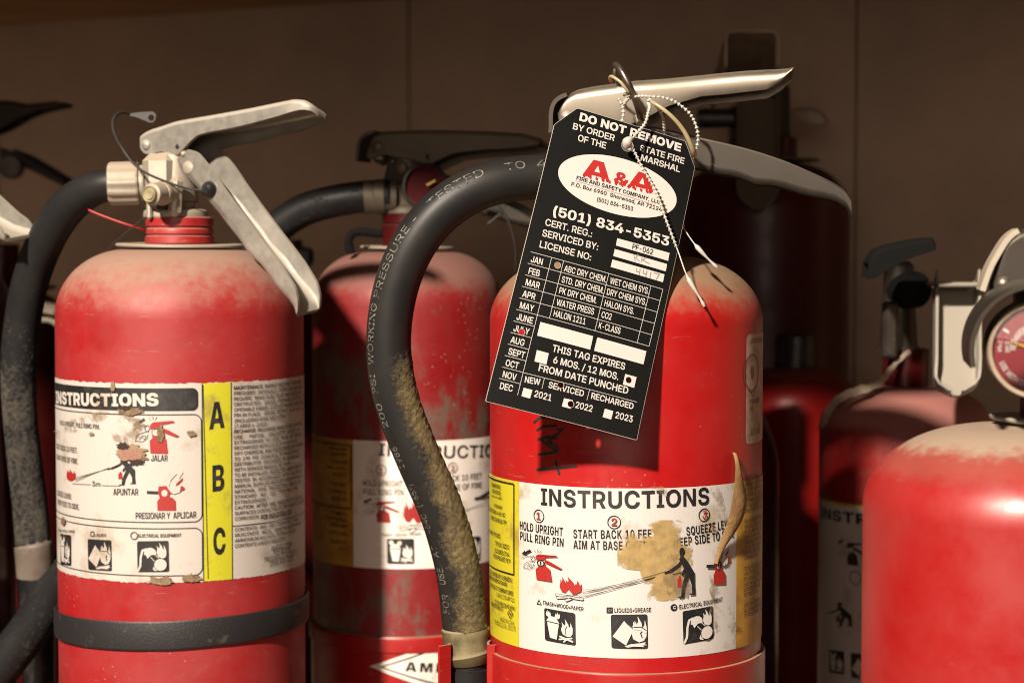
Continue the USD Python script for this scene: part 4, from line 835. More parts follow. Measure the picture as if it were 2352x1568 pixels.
S.picture(pic_trash(), [qB(359, 960), qB(607, 1004), qB(611, 1264), qB(366, 1220)], lay2); S.picture(pic_liquid(), [qB(890, 1015), qB(1182, 1011), qB(1186, 1289), qB(896, 1284)], lay2); S.picture(pic_plug(), [qB(1462, 988), qB(1704, 943), qB(1708, 1205), qB(1469, 1253)], lay2)
# small print on the yellow panel, right aligned as far as it can be seen
for s_, p, cap, w in (('UNDERWRITERS', (254, 327), 8.5, 600), ('LABORATORIES', (256, 365), 8.5, 600), ('INC.\u00ae', (264, 394), 6, 600), ('EXTINGUISHER', (264, 455), 7.2, 600), ('CLASSIFICATION 4-A:60-B:C', (285, 505), 9.2, 600), ('COMPLIES ANSI/UL 299', (293, 553), 9.2, 600), ('APPROVED TYPE USCG', (253, 640), 9.2, 600), ('TYPE B:C SIZE II', (310, 712), 9.8, 600), ('162.028/EX 2764', (310, 758), 9.8, 600), ('WITH BRACKET 809', (317, 800), 9.8, 600), ('MULTI-PURPOSE DRY CHEMICAL', (330, 922), 9.6, 600), ('(AMMONIUM PHOSPHATE BASE)', (298, 948), 9.2, 600), ('SUITABLE AT TEMPERATURES', (335, 1007), 9.6, 600), ('(-54\u00ba C. TO 49\u00ba C.)', (342, 1049), 9.6, 600), ('TO 390 PSI (2690 kPa)', (346, 1101), 9.6, 600), ('PATENTED BS5423', (270, 1106), 9.0, 600), ('MADE IN U.S.A.', (344, 1197), 9.8, 400), ('TRUSSVILLE, AL  35173', (349, 1234), 9.8, 400)):
    S.text_from('ink2', s_, qC(*p), cap, w, .68, right=True)
S.text_from('ink_faint', '237613', qC(245, 587), 9, 400, .8, right=True)
f0, f1 = S.to2(*qC(318, 290)), S.to2(*qC(338, 872)); S.add('ink2', box(-B.R * 1.5, f1[1], f1[0], f0[1]).boundary.buffer(.00030)); S.line('ink2', [qC(195, 363), qC(250, 385)], 1.2)
fm = S.to2(*qC(316, 1122)); S.add('ink2', Point(*fm).buffer(.0022, quad_segs=1).boundary.buffer(.0002)); S.text_from('ink2', 'FM', qC(316, 1132), 6, 700, .8, centre=True)
cl = ['MAINTENANCE: INSPECT', 'FREQUENT INTERVALS', 'REQUIRE. MAKE SURE', 'OBSTRUCTED, GAUGE', 'OPERABLE RANGE, LOCK', 'IN PLACE. GROSS WEIGHT', '(INCLUDING HOSE AND', '', 'RECHARGE: IMMEDIATELY', 'PARTIAL DISCHARGE', 'ER TO LEAK. MUST BE', 'WITH 10 LB 4.54 KG', 'CHEMICAL AND PRESS', 'TO 195 PSI 1345 kPa', 'AMEREX RECHARGE', 'CORDANCE WITH', '', 'TO BE INSTALLED, INSP', 'AND TESTED IN ACCORD', "ER'S MANUAL SUPPLIED", 'AND THE NATIONAL FIRE', 'CIATION STANDARD', 'EXTINGUISHERS', '', 'CAUTION: AFTER USE', 'ALL SURFACES CONTACT', 'TO AVOID CORROSION']
a0, a1 = S.to2(*qC(1786, 281)), S.to2(*qC(1790, 1148))
for i, s_ in enumerate(cl):
    sh, W = text_shape(s_, 650); kk = 9.2 * k
    for g in sh: S.add('ink_b', affinity.affine_transform(g, [kk * .72, 0, 0, kk, a0[0] + .0004, a0[1] + (a1[1] - a0[1]) * i / 26.0]))
# glue stains and small damage
spots = [(1335, 430, 50), (1300, 540, 66), (1100, 545, 44), (1190, 560, 46), (1270, 660, 46), (1310, 780, 36), (1400, 700, 40), (1420, 560, 40), (1250, 720, 22)]
pos3 = [(S.to3(np.array([S.to2(*qB(x, y))]), 0)[0], r * k) for x, y, r in spots]
m['glue'] = M_glue('old_glue', (.33, .225, .075), pos3)
S.poly('stain', [qB(940, 250), qB(1540, 250), qB(1540, 900), qB(1180, 900), qB(1120, 660), qB(940, 640)]); S.poly('stain2', blob(qB(1420, 700), 28, 56, 35, .5))
S.poly('faint', [qB(1672, 0), qB(1745, 0), qB(1800, 260), qB(1770, 560), qB(1690, 560)]); S.poly('faint', blob(qB(1740, 900), 22, 60, 36, .6)); S.poly('faint', blob(qB(1830, 1120), 20, 16, 37, .5))
S.poly('faint', blob(qB(1260, 20), 24, 10, 38, .6)); S.poly('faint', blob(qB(460, 1080), 4, 6, 39, .4)); S.poly('faint', blob(qB(1030, 1160), 5, 10, 40, .4))
print_sheet(S, lab, [('yel', 'yellow', 'yellow_panel'), ('ora', 'orange', 'aged_panel'), ('ink', 'ink', 'black_print'), ('ink_faint', 'stain_faint', 'stamped_number'), ('stain', 'glue', 'glue_stain'), ('stain2', 'stain_faint', 'glue_stain'), ('red', 'ink_red', 'red_print'), ('white', 'label_white', 'white_print'), ('ink2', 'ink', 'black_print'), ('ink3', 'ink', 'black_print'), ('white2', 'label_white', 'white_print'), ('ink_b', 'ink_brown', 'small_print'), ('faint', 'stain_faint', 'stain')])
# the brown strip of label backing that has peeled away
bl = [(1680, 1038, .0), (1675, 1062, .0030), (1668, 1100, .0048), (1660, 1145, .0056), (1654, 1190, .0046), (1645, 1240, .0022), (1636, 1292, .0006)]
br = [(1684, 1040, .0), (1688, 1062, .0012), (1691, 1100, .0030), (1691, 1145, .0052), (1682, 1190, .0052), (1664, 1240, .0024), (1642, 1294, .0006)]
g = []
for (xa, ya, oa), (xb, yb_, ob) in zip(bl, br):
    row = []
    for j in range(7):
        t = j / 6; x, y = xa + (xb - xa) * t, ya + (yb_ - ya) * t; u, v = S.to2(x, y); o = oa + (ob - oa) * t + .0016 * math.sin(math.pi * t) + .0006
        row.append(S.to3(np.array([[u, v]]), o)[0])
    g.append(row)
g = np.array([smooth_path(np.array(g)[:, j], 40) for j in range(7)]).transpose(1, 0, 2)
def sheet_mesh(g, t):
    a, b = g.shape[:2]; du, dv = np.gradient(g, axis=0), np.gradient(g, axis=1); n = np.cross(du, dv); n /= np.maximum(np.linalg.norm(n, axis=2, keepdims=True), 1e-12)
    V = np.vstack([(g + n * t / 2).reshape(-1, 3), (g - n * t / 2).reshape(-1, 3)]); F = []; N1 = a * b
    for i in range(a - 1):
        for j in range(b - 1):
            q = (i * b + j, i * b + j + 1, (i + 1) * b + j + 1, (i + 1) * b + j); F += [q, tuple(N1 + z for z in q[::-1])]
    rim = [i * b for i in range(a)] + [(a - 1) * b + j for j in range(1, b)] + [i * b + b - 1 for i in range(a - 2, -1, -1)] + [j for j in range(b - 2, 0, -1)]
    for i in range(len(rim)):
        p, q = rim[i], rim[(i + 1) % len(rim)]; F.append((p, q, q + N1, p + N1))
    return V, np.array(F)
obj('peeled_strip', sheet_mesh(g, .00022), m['kraft'], lab)
# handwriting in black marker under the tag
S = Wrap(cB, B.R, k)
for pts in ([(480, 205), (640, 190), (725, 182)], [(597, 150), (606, 190), (620, 232)], [(486, 108), (545, 100), (610, 88)], [(610, 88), (560, 55), (500, 10)], [(545, 14), (605, 60), (612, 90)], [(560, 0), (615, -25), (640, -60)]):
    S.line('mk', [qC(*p) for p in pts], 6.0, 1)
S.line('mk', [q5(530, 1365), q5(560, 1335), q5(600, 1325)], 6, 1); S.line('mk', [q5(552, 1420), q5(600, 1392), q5(690, 1388)], 6, 1); S.line('mk', [q5(560, 1490), q5(620, 1470), q5(690, 1475), q5(630, 1500), q5(700, 1545)], 6, 1); S.line('mk', [q5(700, 1415), q5(740, 1412)], 4, 1)
q = S.mesh('mk', .00012); obj('marker_writing', q, m['ink'], B.body, smooth=False)

# ================================================================ the black service tag and its ties
def tag_d(x, y): return .8466 + 5.11e-5 * x - 5.92e-5 * y
tl, tr, bl_ = (at(x, y, tag_d(x, y)) for x, y in ((1300, 250), (1600, 345), (1120, 915)))
tn = np.cross(tr - tl, bl_ - tl); tn /= np.linalg.norm(tn); tn = tn if tn[1] < 0 else -tn
G = Flat((tl + bl_) / 2, tn, .885 / FPX)
G.strips = .006
G.bend = lambda v: -.0011 * ((v[:, 0] + v[:, 1] * .1) / .04) ** 2 + .0006 * np.sin(v[:, 1] * 40 + 1.0)
TAG = thing('service_tag', 'black card service tag with white print and punched holes, hung from the pull ring', 'tag', tuple(at(1290, 960, .850)))
outl = Polygon(G.P([q4(822, 222), q4(836, 208), q4(1022, 74), q4(1040, 68), q4(1500, 196), q4(2022, 336), q4(2050, 400), q4(2112, 575), q4(2104, 615)] + [q5(1308, 1425), q5(1298, 1482), q5(1285, 1487), q5(180, 1206), q5(174, 1196)]))
holes = unary_union([Point(*G.to2(*q4(1487, 396))).buffer(.0029, quad_segs=10)] + [Point(*G.to2(*q5(*p))).buffer(.00145, quad_segs=8) for p in ((700, 206), (438, 697), (1235, 1045), (728, 1085), (802, 1226))])
card = outl.difference(holes); t_ = .00045
fr = trimesh.creation.extrude_polygon(card, t_, engine='earcut')
fr = fr.subdivide_to_size(.005); v = np.array(fr.vertices); cv = G.to3(v[:, :2], v[:, 2] - t_)
obj('card', (cv, np.array(fr.faces)), m['card_core'], TAG, smooth=False)
G.add('face', outl.buffer(-.00016).difference(holes.buffer(.00012)))
face = obj('black_face', G.mesh('face', .00008), m['card_black'], TAG, smooth=False)
TXT = G.text
for st, a, b, cap, w in (('DO NOT REMOVE', (1043, 178), (1982, 440), 21.2, 860), ('BY ORDER', (985, 257), (1368, 362), 16.2, 620), ('OF THE', (1030, 362), (1290, 432), 16.2, 620), ('STATE FIRE', (1598, 440), (2012, 550), 15.8, 620), ('MARSHAL', (1602, 526), (1970, 627), 15.8, 620)):
    TXT('w', st, q4(*a), q4(*b), cap, w)
c0 = G.to2(*q4(1400, 765)); ax1 = np.array(G.to2(*q4(1937, 893))) - G.to2(*q4(863, 637)); ang = math.degrees(math.atan2(ax1[1], ax1[0]))
ell = affinity.rotate(affinity.scale(Point(0, 0).buffer(1, quad_segs=24), np.linalg.norm(ax1) / 2 * 1.005, .00136 * 10.15), ang, origin=(0, 0)); G.add('w', affinity.translate(ell, *c0))
# lettering with flames licking up from its foot
fl = []
for i in range(17):
    x = 1072 + i * 40; y = 690 + i * 8.6; h = (64, 40, 72, 46, 58)[i % 5] * .62; a, b = q4(x, y + 14), q4(x + 10 + (i % 3) * 6, y - h); w_ = 5.2
    pa, pb = np.array(a), np.array(b); e = np.array([w_, w_ * .22])
    fl.append(Polygon(G.P([tuple(pa - e), tuple(pa * .55 + pb * .45 - e * .8), tuple(pb), tuple(pa * .55 + pb * .45 + e * .25), tuple(pa + e)])))
flames = unary_union([f.buffer(0) for f in fl])
for st, a, b, cap in (('A', (1070, 676), (1326, 740), 46), ('&', (1352, 738), (1488, 774), 31), ('A', (1482, 772), (1728, 838), 46)):
    TXT('r', st, q4(*a), q4(*b), cap, 900, cut=flames.buffer(-.0001))
for i in range(11):
    x = 1088 + i * 58; y = 700 + i * 13.2; G.poly('r', [q4(x, y - 4), q4(x - 13, y - 20), q4(x - 4, y - 48), q4(x + 6, y - 26), q4(x + 14, y - 34), q4(x + 10, y - 4)])
TXT('k', 'FIRE AND SAFETY COMPANY, LLC', q4(1015, 714), q4(1782, 922), 9.8, 760); G.line('r', [q4(1010, 726), q4(1742, 930)], 1.1)
TXT('k', 'P.O. Box 6960  Sherwood, AR 72124', q4(968, 770), q4(1798, 988), 10.0, 720, .02); TXT('k', '(501) 834-5353', q4(1198, 906), q4(1533, 990), 10.4, 720)
TXT('w', '(501) 834-5353', q4(793, 1034), q4(1866, 1298), 23.5, 800)
for st, a, b in (('CERT. REG.:', (732, 1126), (1160, 1232)), ('SERVICED BY:', (705, 1222), (1216, 1347)), ('LICENSE NO:', (680, 1322), (1152, 1440))): TXT('w', st, q4(*a), q4(*b), 16.6, 580)
for c in (((1390, 1235), (1870, 1357), (1857, 1428), (1377, 1300)), ((1367, 1332), (1847, 1457), (1835, 1523), (1353, 1395))): G.poly('w', [q4(*p) for p in c])
G.poly('w', [q5(*p) for p in ((1108, 160), (1502, 262), (1490, 320), (1095, 215))])
TXT('k', 'PF-062', q4(1520, 1328), q4(1716, 1380), 13.5, 640)
for pts in ([(1268, 122), (1278, 168)], [(1300, 120), (1282, 145), (1310, 168)], [(1330, 135), (1326, 172)], [(1360, 142), (1334, 160), (1386, 186)]): G.line('pencil', [q5(*p) for p in pts], 2.0, 1)
for pts in ([(1290, 222), (1288, 246), (1312, 250)], [(1316, 226), (1308, 272)], [(1342, 232), (1338, 258), (1362, 262)], [(1368, 238), (1358, 284)], [(1398, 248), (1390, 290)], [(1420, 252), (1462, 262), (1438, 300)]): G.line('pencil', [q5(*p) for p in pts], 2.0, 1)
gr = lambda t, i: q5(500 - 20.6 * i + 990 * t, 108 + 84.3 * i + 264 * t)
for i in range(5): G.line('w', [gr(0, i), gr(1, i)], 1.05)
G.line('w', [gr(.157, 5), gr(1, 5)], 1.05)
for i in range(5, 12): G.line('w', [gr(0, i), gr(.157, i)], 1.05)
for t, i1 in ((.157, 12), (.247, 5), (.588, 5), (.909, 5), (1.0, 5)): G.line('w', [gr(t, 0), gr(t, i1)], 1.05)
for i, (mo, x0, x1) in enumerate((('JAN', 498, 588), ('FEB', 480, 565), ('MAR', 458, 565), ('APR', 437, 533), ('MAY', 417, 522), ('JUNE', 395, 518), ('JULY', 373, 490), ('AUG', 352, 455), ('SEPT', 335, 458), ('OCT', 315, 412), ('NOV', 293, 395), ('DEC', 273, 370))):
    o = np.array(gr(0, i + .84)); s_ = lambda x: tuple(o + (np.array(gr(1, 0)) - gr(0, 0)) * ((x - (500 - 20.6 * (i + .84))) / 990)); TXT('w', mo, s_(x0), s_(x1), 15.2, 620, cut=holes)
for st, a, b in (('ABC DRY CHEM.', (745, 250), (1062, 332)), ('STD. DRY CHEM.', (727, 331), (1042, 413)), ('PK DRY CHEM.', (707, 412), (990, 486)), ('WATER PRESS', (690, 499), (970, 569)), ('HALON 1211', (667, 580), (908, 642)), ('WET CHEM SYS.', (1088, 337), (1382, 412)), ('DRY CHEM SYS.', (1063, 418), (1362, 494)), ('HALON SYS.', (1045, 501), (1270, 562)), ('CO2', (1024, 586), (1102, 606)), ('K-CLASS', (1003, 666), (1168, 709))): TXT('w', st, q5(*a), q5(*b), 15.2, 580)
for c in (((575, 622), (967, 725), (945, 824), (551, 722)), ((998, 733), (1367, 830), (1345, 928), (974, 832)), ((550, 828), (638, 852), (620, 935), (532, 912)), ((1208, 1000), (1293, 1022), (1275, 1102), (1190, 1078)), ((453, 1105), (518, 1122), (500, 1185), (437, 1167)), ((752, 1182), (818, 1197), (800, 1260), (735, 1243)), ((1055, 1258), (1118, 1275), (1102, 1338), (1038, 1320))): G.add('w', Polygon(G.P([q5(*p) for p in c])).difference(holes))
for st, a, b, cap in (('THIS TAG EXPIRES', (660, 837), (1205, 972), 16.5), ('6 MOS. / 12 MOS.', (665, 922), (1157, 1047), 16.2), ('FROM DATE PUNCHED', (557, 980), (1228, 1150), 16.5), ('NEW', (457, 1066), (574, 1087), 14.5), ('SERVICED', (632, 1105), (897, 1171), 14.5), ('RECHARGED', (948, 1183), (1268, 1262), 14.5), ('2021', (525, 1170), (657, 1206), 15.5), ('2022', (830, 1252), (962, 1285), 15.5), ('2023', (1127, 1325), (1263, 1360), 15.5)): TXT('w', st, q5(*a), q5(*b), cap, 640, cut=holes)
G.line('w', [q5(455, 995), q5(1297, 1207)], 1.05); G.line('w', [q5(606, 1036), q5(588, 1112)], 1.05); G.line('w', [q5(941, 1120), q5(921, 1195)], 1.05)
for i, (lyr, mt, nm) in enumerate((('w', 'print_white', 'white_print'), ('r', 'print_red', 'red_print'), ('k', 'ink', 'black_print'), ('pencil', 'pencil', 'handwriting'))):
    q = G.mesh(lyr, .00018 + .00006 * i)
    if q is not None: obj(nm, q, m[mt], face, smooth=False)
# ties
def tie(pts, r, bead=None, rb=0.0, n=220):
    P = smooth_path([at(x, y, d) for x, y, d in pts], n); s = np.r_[0, np.cumsum(np.linalg.norm(np.diff(P, axis=0), axis=1))]
    rr = np.full(n, r)
    if bead:
        ph = (s / bead) % 1.0; rr = r + np.clip(1 - np.abs(ph - .5) / .30, 0, 1) * (rb - r)
    return P, rr
PX = .885 / FPX
def beaded(pts, tip, name_label, n=420):
    T = thing('plastic_tie', name_label, 'plastic tie', tuple(at(pts[-1][0], pts[-1][1], pts[-1][2])), 'plastic ties on the pull ring')
    P, rr = tie(pts, 2.1 * PX, .00205, 5.2 * PX, n); obj('beaded_strap', tube(P, rr, 10), m['nylon'], T, smooth=60)
    Q = smooth_path([at(x, y, d) for x, y, d in tip], 60); u = np.linspace(0, 1, 60)
    obj('tip', tube(Q, np.interp(u, [0, .46, .50, .56, .64, .72, .80, .90, .95, 1], np.array([1.6, 1.6, 3.0, 6.0, 5.4, 4.0, 2.4, 3.2, 4.4, 3.0]) * PX), 12), m['nylon'], T, smooth=60); return T
d0 = lambda x, y, o=-.004: tag_d(x, y) + o
one = [(1495, 228, 0.9180), (1489, 236, 0.9140), (1492, 246, 0.9090), (1488, 262, 0.9050), (1484, 278, 0.9020), (1474, 294, 0.8990), (1463, 306, 0.8960), (1450, 320, 0.8950), (1443, 327, 0.8960), (1440, 333, 0.8975), (1446, 341, 0.8950), (1455, 346, d0(1455, 346)), (1462, 358, d0(1462, 358)), (1478, 389, d0(1478, 389)), (1492, 413, d0(1492, 413)), (1506, 439, d0(1506, 439)), (1517, 466, d0(1517, 466)), (1526, 494, d0(1526, 494)), (1536, 521, d0(1536, 521)), (1546, 547, d0(1546, 547)), (1553, 566, d0(1553, 566))]
TA = beaded(one, [(1553, 566, d0(1553, 566)), (1566, 602, d0(1566, 602, -.005)), (1580, 638, d0(1580, 638, -.006)), (1600, 672, d0(1600, 672, -.006)), (1618, 704, d0(1618, 704, -.005))], 'clear beaded tie through the hole of the black tag, tail crossing its front')
Q_ = smooth_path([at(1450, 318, 0.8945), at(1441, 326, 0.8940), at(1440, 336, 0.8955), at(1450, 343, 0.8945)], 20); obj('lock_head', tube(Q_, np.interp(np.linspace(0, 1, 20), [0, .3, .6, 1], [5 * PX, 12 * PX, 10 * PX, 4 * PX]), 12), m['nylon'], TA, smooth=60)
two = [(1424, 190, 0.9220), (1436, 205, 0.9180), (1440, 225, 0.9160), (1470, 221, 0.9120), (1495, 222, 0.9090), (1520, 224, 0.9090), (1546, 232, 0.9100), (1560, 240, 0.9110), (1573, 250, 0.9110), (1585, 262, 0.9120), (1594, 277, 0.9130), (1600, 294, 0.9130), (1603, 310, 0.9140), (1602, 331, 0.9150), (1596, 350, 0.9170), (1586, 390, 0.9180), (1574, 440, 0.9170), (1566, 490, 0.9110), (1568, 520, 0.9060)]
two[:3] = [(1430, 262, 0.9270), (1434, 240, 0.9240), (1446, 226, 0.9170)]
beaded(two, [(1568, 520, 0.9060), (1584, 545, 0.9000), (1600, 566, 0.8950), (1626, 594, 0.8940), (1647, 614, 0.8940)], 'clear beaded tie arching right of the pull ring and down behind the tag')
three = [(1492, 232, 0.9140), (1500, 236, 0.9120), (1512, 250, 0.9110), (1519, 262, 0.9130), (1524, 275, 0.9160), (1526, 292, 0.9200), (1528, 310, 0.9250)]
T3 = thing('plastic_tie', 'short beaded plastic loop hanging behind the top edge of the black tag', 'plastic tie', tuple(at(1528, 310, 0.9250)), 'plastic ties on the pull ring')
P, rr = tie(three, 2.2 * PX, .00205, 4.8 * PX, 160); obj('beaded_strap', tube(P, rr, 10), m['nylon'], T3, smooth=60)
P, rr = tie([(1420, 226, 0.9200), (1428, 240, 0.9190), (1432, 254, 0.9190), (1431, 268, 0.9190), (1428, 286, 0.9200)], 2.4 * PX, .00205, 5.2 * PX, 140); obj('beaded_strap', tube(P, rr, 10), m['nylon'], T3, smooth=60)
T4 = thing('plastic_tie', 'plain yellowed plastic tie looped through the pull ring and bowing to the right', 'plastic tie', tuple(at(1592, 352, 0.9160)), 'plastic ties on the pull ring')
P, rr = tie([(1494, 233, 0.9080), (1510, 242, 0.9050), (1528, 255, 0.9040), (1548, 273, 0.9040), (1565, 293, 0.9050), (1580, 318, 0.9060), (1590, 342, 0.9080), (1594, 356, 0.9120)], 4.2 * PX, None, 0, 60); obj('strap', tube(P, np.interp(np.linspace(0, 1, 60), [0, .04, .1, .8, 1], [3 * PX, 4.4 * PX, 4.6 * PX, 5.4 * PX, 6.5 * PX]), 14), m['nylon_tan'], T4, smooth=60)
P, rr = tie([(1405, 188, 0.9220), (1401, 181, 0.9180), (1405, 176, 0.9140), (1416, 182, 0.9120), (1428, 192, 0.9110), (1436, 203, 0.9110), (1443, 212, 0.9120), (1440, 216, 0.9160), (1434, 219, 0.9200)], 4.2 * PX, None, 0, 60); obj('loop', tube(P, 3.9 * PX, 12), m['nylon_tan'], T4, smooth=60)

# ================================================================ the extinguisher standing behind, between the two
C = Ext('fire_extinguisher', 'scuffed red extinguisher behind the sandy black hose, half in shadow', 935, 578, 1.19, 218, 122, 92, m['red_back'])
k = C.k; cC = C.c; q7 = zoom(1000, 500, 1.7418); q9 = zoom(1100, 1250, 2.0911); qA0 = zoom(1100, 2000, 2.1456)
alC = math.radians(14)
obj('collar_plate', tilted_disc((cC[0], cC[1], C.z(568)), 107 * k, 30 * k, .0015, (.01, -.015, 1)), m['alloy'], C.t)
obj('neck_collar', lathe([(max(r * k, 1e-5), C.z(y)) for r, y in [(0, 488), (52, 488), (57, 492), (57, 512), (53, 515), (57, 518), (58, 566), (0, 566)][::-1]], C.ax(), seg=56), m['red_shaded'], C.t)
obj('valve_body', cat_mesh(lathe([(max(r * k, 1e-5), C.z(y)) for r, y in [(0, 350), (28, 350), (36, 356), (42, 400), (44, 470), (54, 478), (55, 490), (0, 490)][::-1]], C.ax(), seg=40), rbox(C.P(925, 400), (70 * k, 50 * k, 80 * k), .003), rbox(C.P(872, 345), (30 * k, 44 * k, 60 * k), .002)), m['steel_dark'], C.t)
g0 = C.P(978, 428, -.036); gd = np.array([.10, -1, .02]); gd /= np.linalg.norm(gd)
gg = obj('gauge', lathe([(1e-5, -.030), (20 * k, -.030), (22 * k, -.012), (48 * k, -.010), (52 * k, -.006), (52 * k, .001), (47 * k, .002), (45 * k, -.001), (1e-5, -.001)], g0, gd, 48), m['steel_dull'], C.t)
obj('dial', lathe([(1e-5, -.0007), (44 * k, -.0007), (44 * k, -.0012)][::-1], g0, gd, 40), m['dial_shaded'], gg)
obj('needle', rbox(C.P(990, 420, -.0375), (22 * k, .0006, 5 * k), .0001, rot=trimesh.transformations.rotation_matrix(-.5, (0, 1, 0))[:3, :3]), m['needle'], gg)
axC = C.P(935, 300)
sp = [(857, 312), (866, 303), (880, 300), (904, 298), (960, 296), (1003, 296), (1060, 297), (1120, 299), (1200, 304), (1240, 316)]
ed = [(842, 352), (844, 366), (880, 355), (920, 356), (952, 371), (985, 378), (1004, 370), (1040, 352), (1066, 345), (1120, 343), (1180, 341), (1236, 332)]
lc = obj('squeeze_lever', channel(sp, ed, axC, alC, .025, .0016, .004, roll=.15, n=70, passes=1), m['steel_dark'], C.t)
farC = np.array([math.sin(alC), math.cos(alC), 0])
obj('lever_back', strip([(818, 370), (821, 345), (828, 318), (840, 308), (859, 303)], .025, .0019, axC - farC * .0125, farC), m['steel_dark'], lc)
obj('rivet', plane_dot((866, 338), axC, alC, .025, 14 * k, .0014), m['steel_dark'], lc); obj('rivet', plane_dot((920, 385), axC, alC, .0255, 15 * k, .0014), m['steel_dark'], lc); obj('pin_hole_disc', plane_dot((984, 361), axC, alC, .025, 7 * k, .0003), m['black'], lc)  # last piece is a black disc painted in for the dark hole
hs = [(880, 420), (960, 440), (1040, 470), (1120, 500), (1190, 520), (1232, 528)]; he = [(890, 372), (960, 392), (1040, 424), (1120, 452), (1190, 484), (1238, 514)]
obj('carry_handle', channel(hs, he, C.P(935, 450), alC, .0255, .0016, .004, roll=-.1, n=60), m['steel_dull'], C.t)
hook = [(878, 535), (835, 532), (812, 536), (802, 548), (803, 572), (806, 584)]
obj('hanger_hook', cat_mesh(*[tube(smooth_path([C.P(x, y, -.028) for x, y in hook], 30), 9.5 * k, 8)]), m['matte_black'], C.t)
hp = [C.P(905, 452, -.006), C.P(840, 452, -.006), C.P(770, 462, -.004), C.P(700, 482, .0), C.P(640, 520, .004), C.P(585, 580, .008), C.P(540, 660, .010), C.P(490, 780, .010), C.P(420, 930, .004), C.P(330, 1070, -.012), C.P(230, 1195, -.040), C.P(140, 1330, -.085), C.P(60, 1455, -.120), C.P(-40, 1590, -.150), C.P(-90, 1700, -.17)]
HP = smooth_path(hp, 120); rr = np.interp(np.linspace(0, 1, 120), [0, .25, .6, .75, 1], [.0098, .0100, .0104, .0112, .0116]); hv, hf = tube(HP, rr, 26)
hC = obj('hose', (hv, hf), m['rubber_grey'], C.t, smooth=True); UsdGeom.PrimvarsAPI(UsdGeom.Mesh.Get(stage, hC.path)).CreatePrimvar('dirt', Sdf.ValueTypeNames.FloatArray, 'vertex').Set([.12] * len(hv))
obj('hose_fitting', cat_mesh(tube([C.P(912, 452, -.006), C.P(900, 452, -.006), C.P(898, 452, -.006), C.P(886, 452, -.006), C.P(884, 452, -.006), C.P(862, 453, -.006), C.P(860, 453, -.006), C.P(838, 454, -.006)], [.0104, .0104, .0098, .0098, .0108, .0108, .0103, .0106], 28)), m['steel_dark'], C.t)
obj('seal_wire', cat_mesh(tube(smooth_path([C.P(1112, 478, -.03), C.P(1150, 488, -.028), C.P(1200, 508, -.02), C.P(1260, 530, -.01)], 24), 4 * k, 8), tube(smooth_path([C.P(1144, 470, -.03), C.P(1166, 505, -.03), C.P(1180, 550, -.028), C.P(1184, 620, -.02)], 24), 2.2 * k, 8), tube(smooth_path([C.P(1120, 515, -.03), C.P(1150, 490, -.03)], 8), 1.5 * k, 6)), m['cord'], C.t)
# label, strap and the diamond badge low on its front
S = Wrap(cC, C.R, k); vt, vb = S.to2(935, 1013)[1], S.to2(935, 1306)[1]
lab = wrap_label(S, C.t, 'label', -C.R * 1.9, C.R * 1.9, vb, vt, m['label_clean'])
S.add('yel', box(-C.R * 1.9, vb, S.to2(812, 1150)[0], vt))
S.text('ink', 'INSTRUCTIONS', (868, 1046), (1150, 1044), 28, 620, .05)
for ch, x, y in (('1', 876, 1079), ('2', 1039, 1074)):
    c = S.to2(x, y); S.add('ink', Point(*c).buffer(.0030).boundary.buffer(.00025)); S.text_from('red', ch, (x, y + 7), 12.5, 700, 1, centre=True)
S.text('ink', 'HOLD UPRIGHT', (834, 1115), (925, 1117), 13, 560, .08); S.text('ink', 'PULL RING PIN', (835, 1135), (928, 1137), 13, 560, .08); S.text('ink', 'START BACK 10 FEET', (962, 1108), (1105, 1098), 13, 560, .08); S.text('ink', 'AIM AT BASE OF FIRE', (962, 1130), (1105, 1119), 13, 560, .08)
S.picture(pic_pull(), [(835, 1142), (912, 1144), (914, 1200), (838, 1198)], dict(ink='ink2', red='red', red2='red', white='white', white2='white')); S.picture(pic_fire(), [(918, 1150), (980, 1152), (980, 1220), (918, 1220)], dict(ink='ink2', red='red', red2='red', white='white', white2='white')); S.line('ink2', [(960, 1205), (1080, 1166), (1120, 1150)], 1.4)
S.picture(pic_man(), [(1085, 1095), (1150, 1090), (1150, 1190), (1086, 1200)], dict(ink='ink2', red='red', white='white'))
S.text('ink', 'TRASH-WOOD-PAPER', (875, 1231), (967, 1229), 6.5, 500); S.picture(pic_trash(), [(889, 1236), (951, 1236), (952, 1294), (890, 1294)], dict(ink='ink', ink2='ink2', ink3='ink2', white='white', white2='white2')); S.picture(pic_liquid(), [(1043, 1234), (1102, 1230), (1102, 1286), (1044, 1290)], dict(ink='ink', ink2='ink2', white='white', white2='white2'))
f0, f1 = S.to2(803, 1022), S.to2(808, 1168); S.add('ink2', box(-C.R * 1.5, f1[1], f1[0], f0[1]).boundary.buffer(.0004))
for i, (s_, y) in enumerate((('UNDERWRITERS', 1036), ('LABORATORIES', 1048), ('EXTINGUISHER', 1066), ('CLASS 4-A:60-B:C', 1080), ('ANSI/UL 299', 1094), ('TYPE B:C SIZE II', 1118), ('162.028/EX 2764', 1134), ('BRACKET 809', 1150), ('DRY CHEMICAL', 1184), ('PHOSPHATE BASE', 1198), ('TEMPERATURES', 1212), ('390 PSI 2690 kPa', 1230), ('MADE IN U.S.A.', 1250), ('35173', 1264))): S.text_from('ink2', s_, (798, y), 7.5, 600, .7, right=True)
print_sheet(S, lab, [('yel', 'orange', 'yellow_panel'), ('ink', 'ink', 'black_print'), ('red', 'ink_red', 'red_print'), ('white', 'label_clean', 'white_print'), ('ink2', 'ink', 'black_print'), ('white2', 'label_clean', 'white_print')])
zt_, zb_ = C.z(1420), C.z(1900)
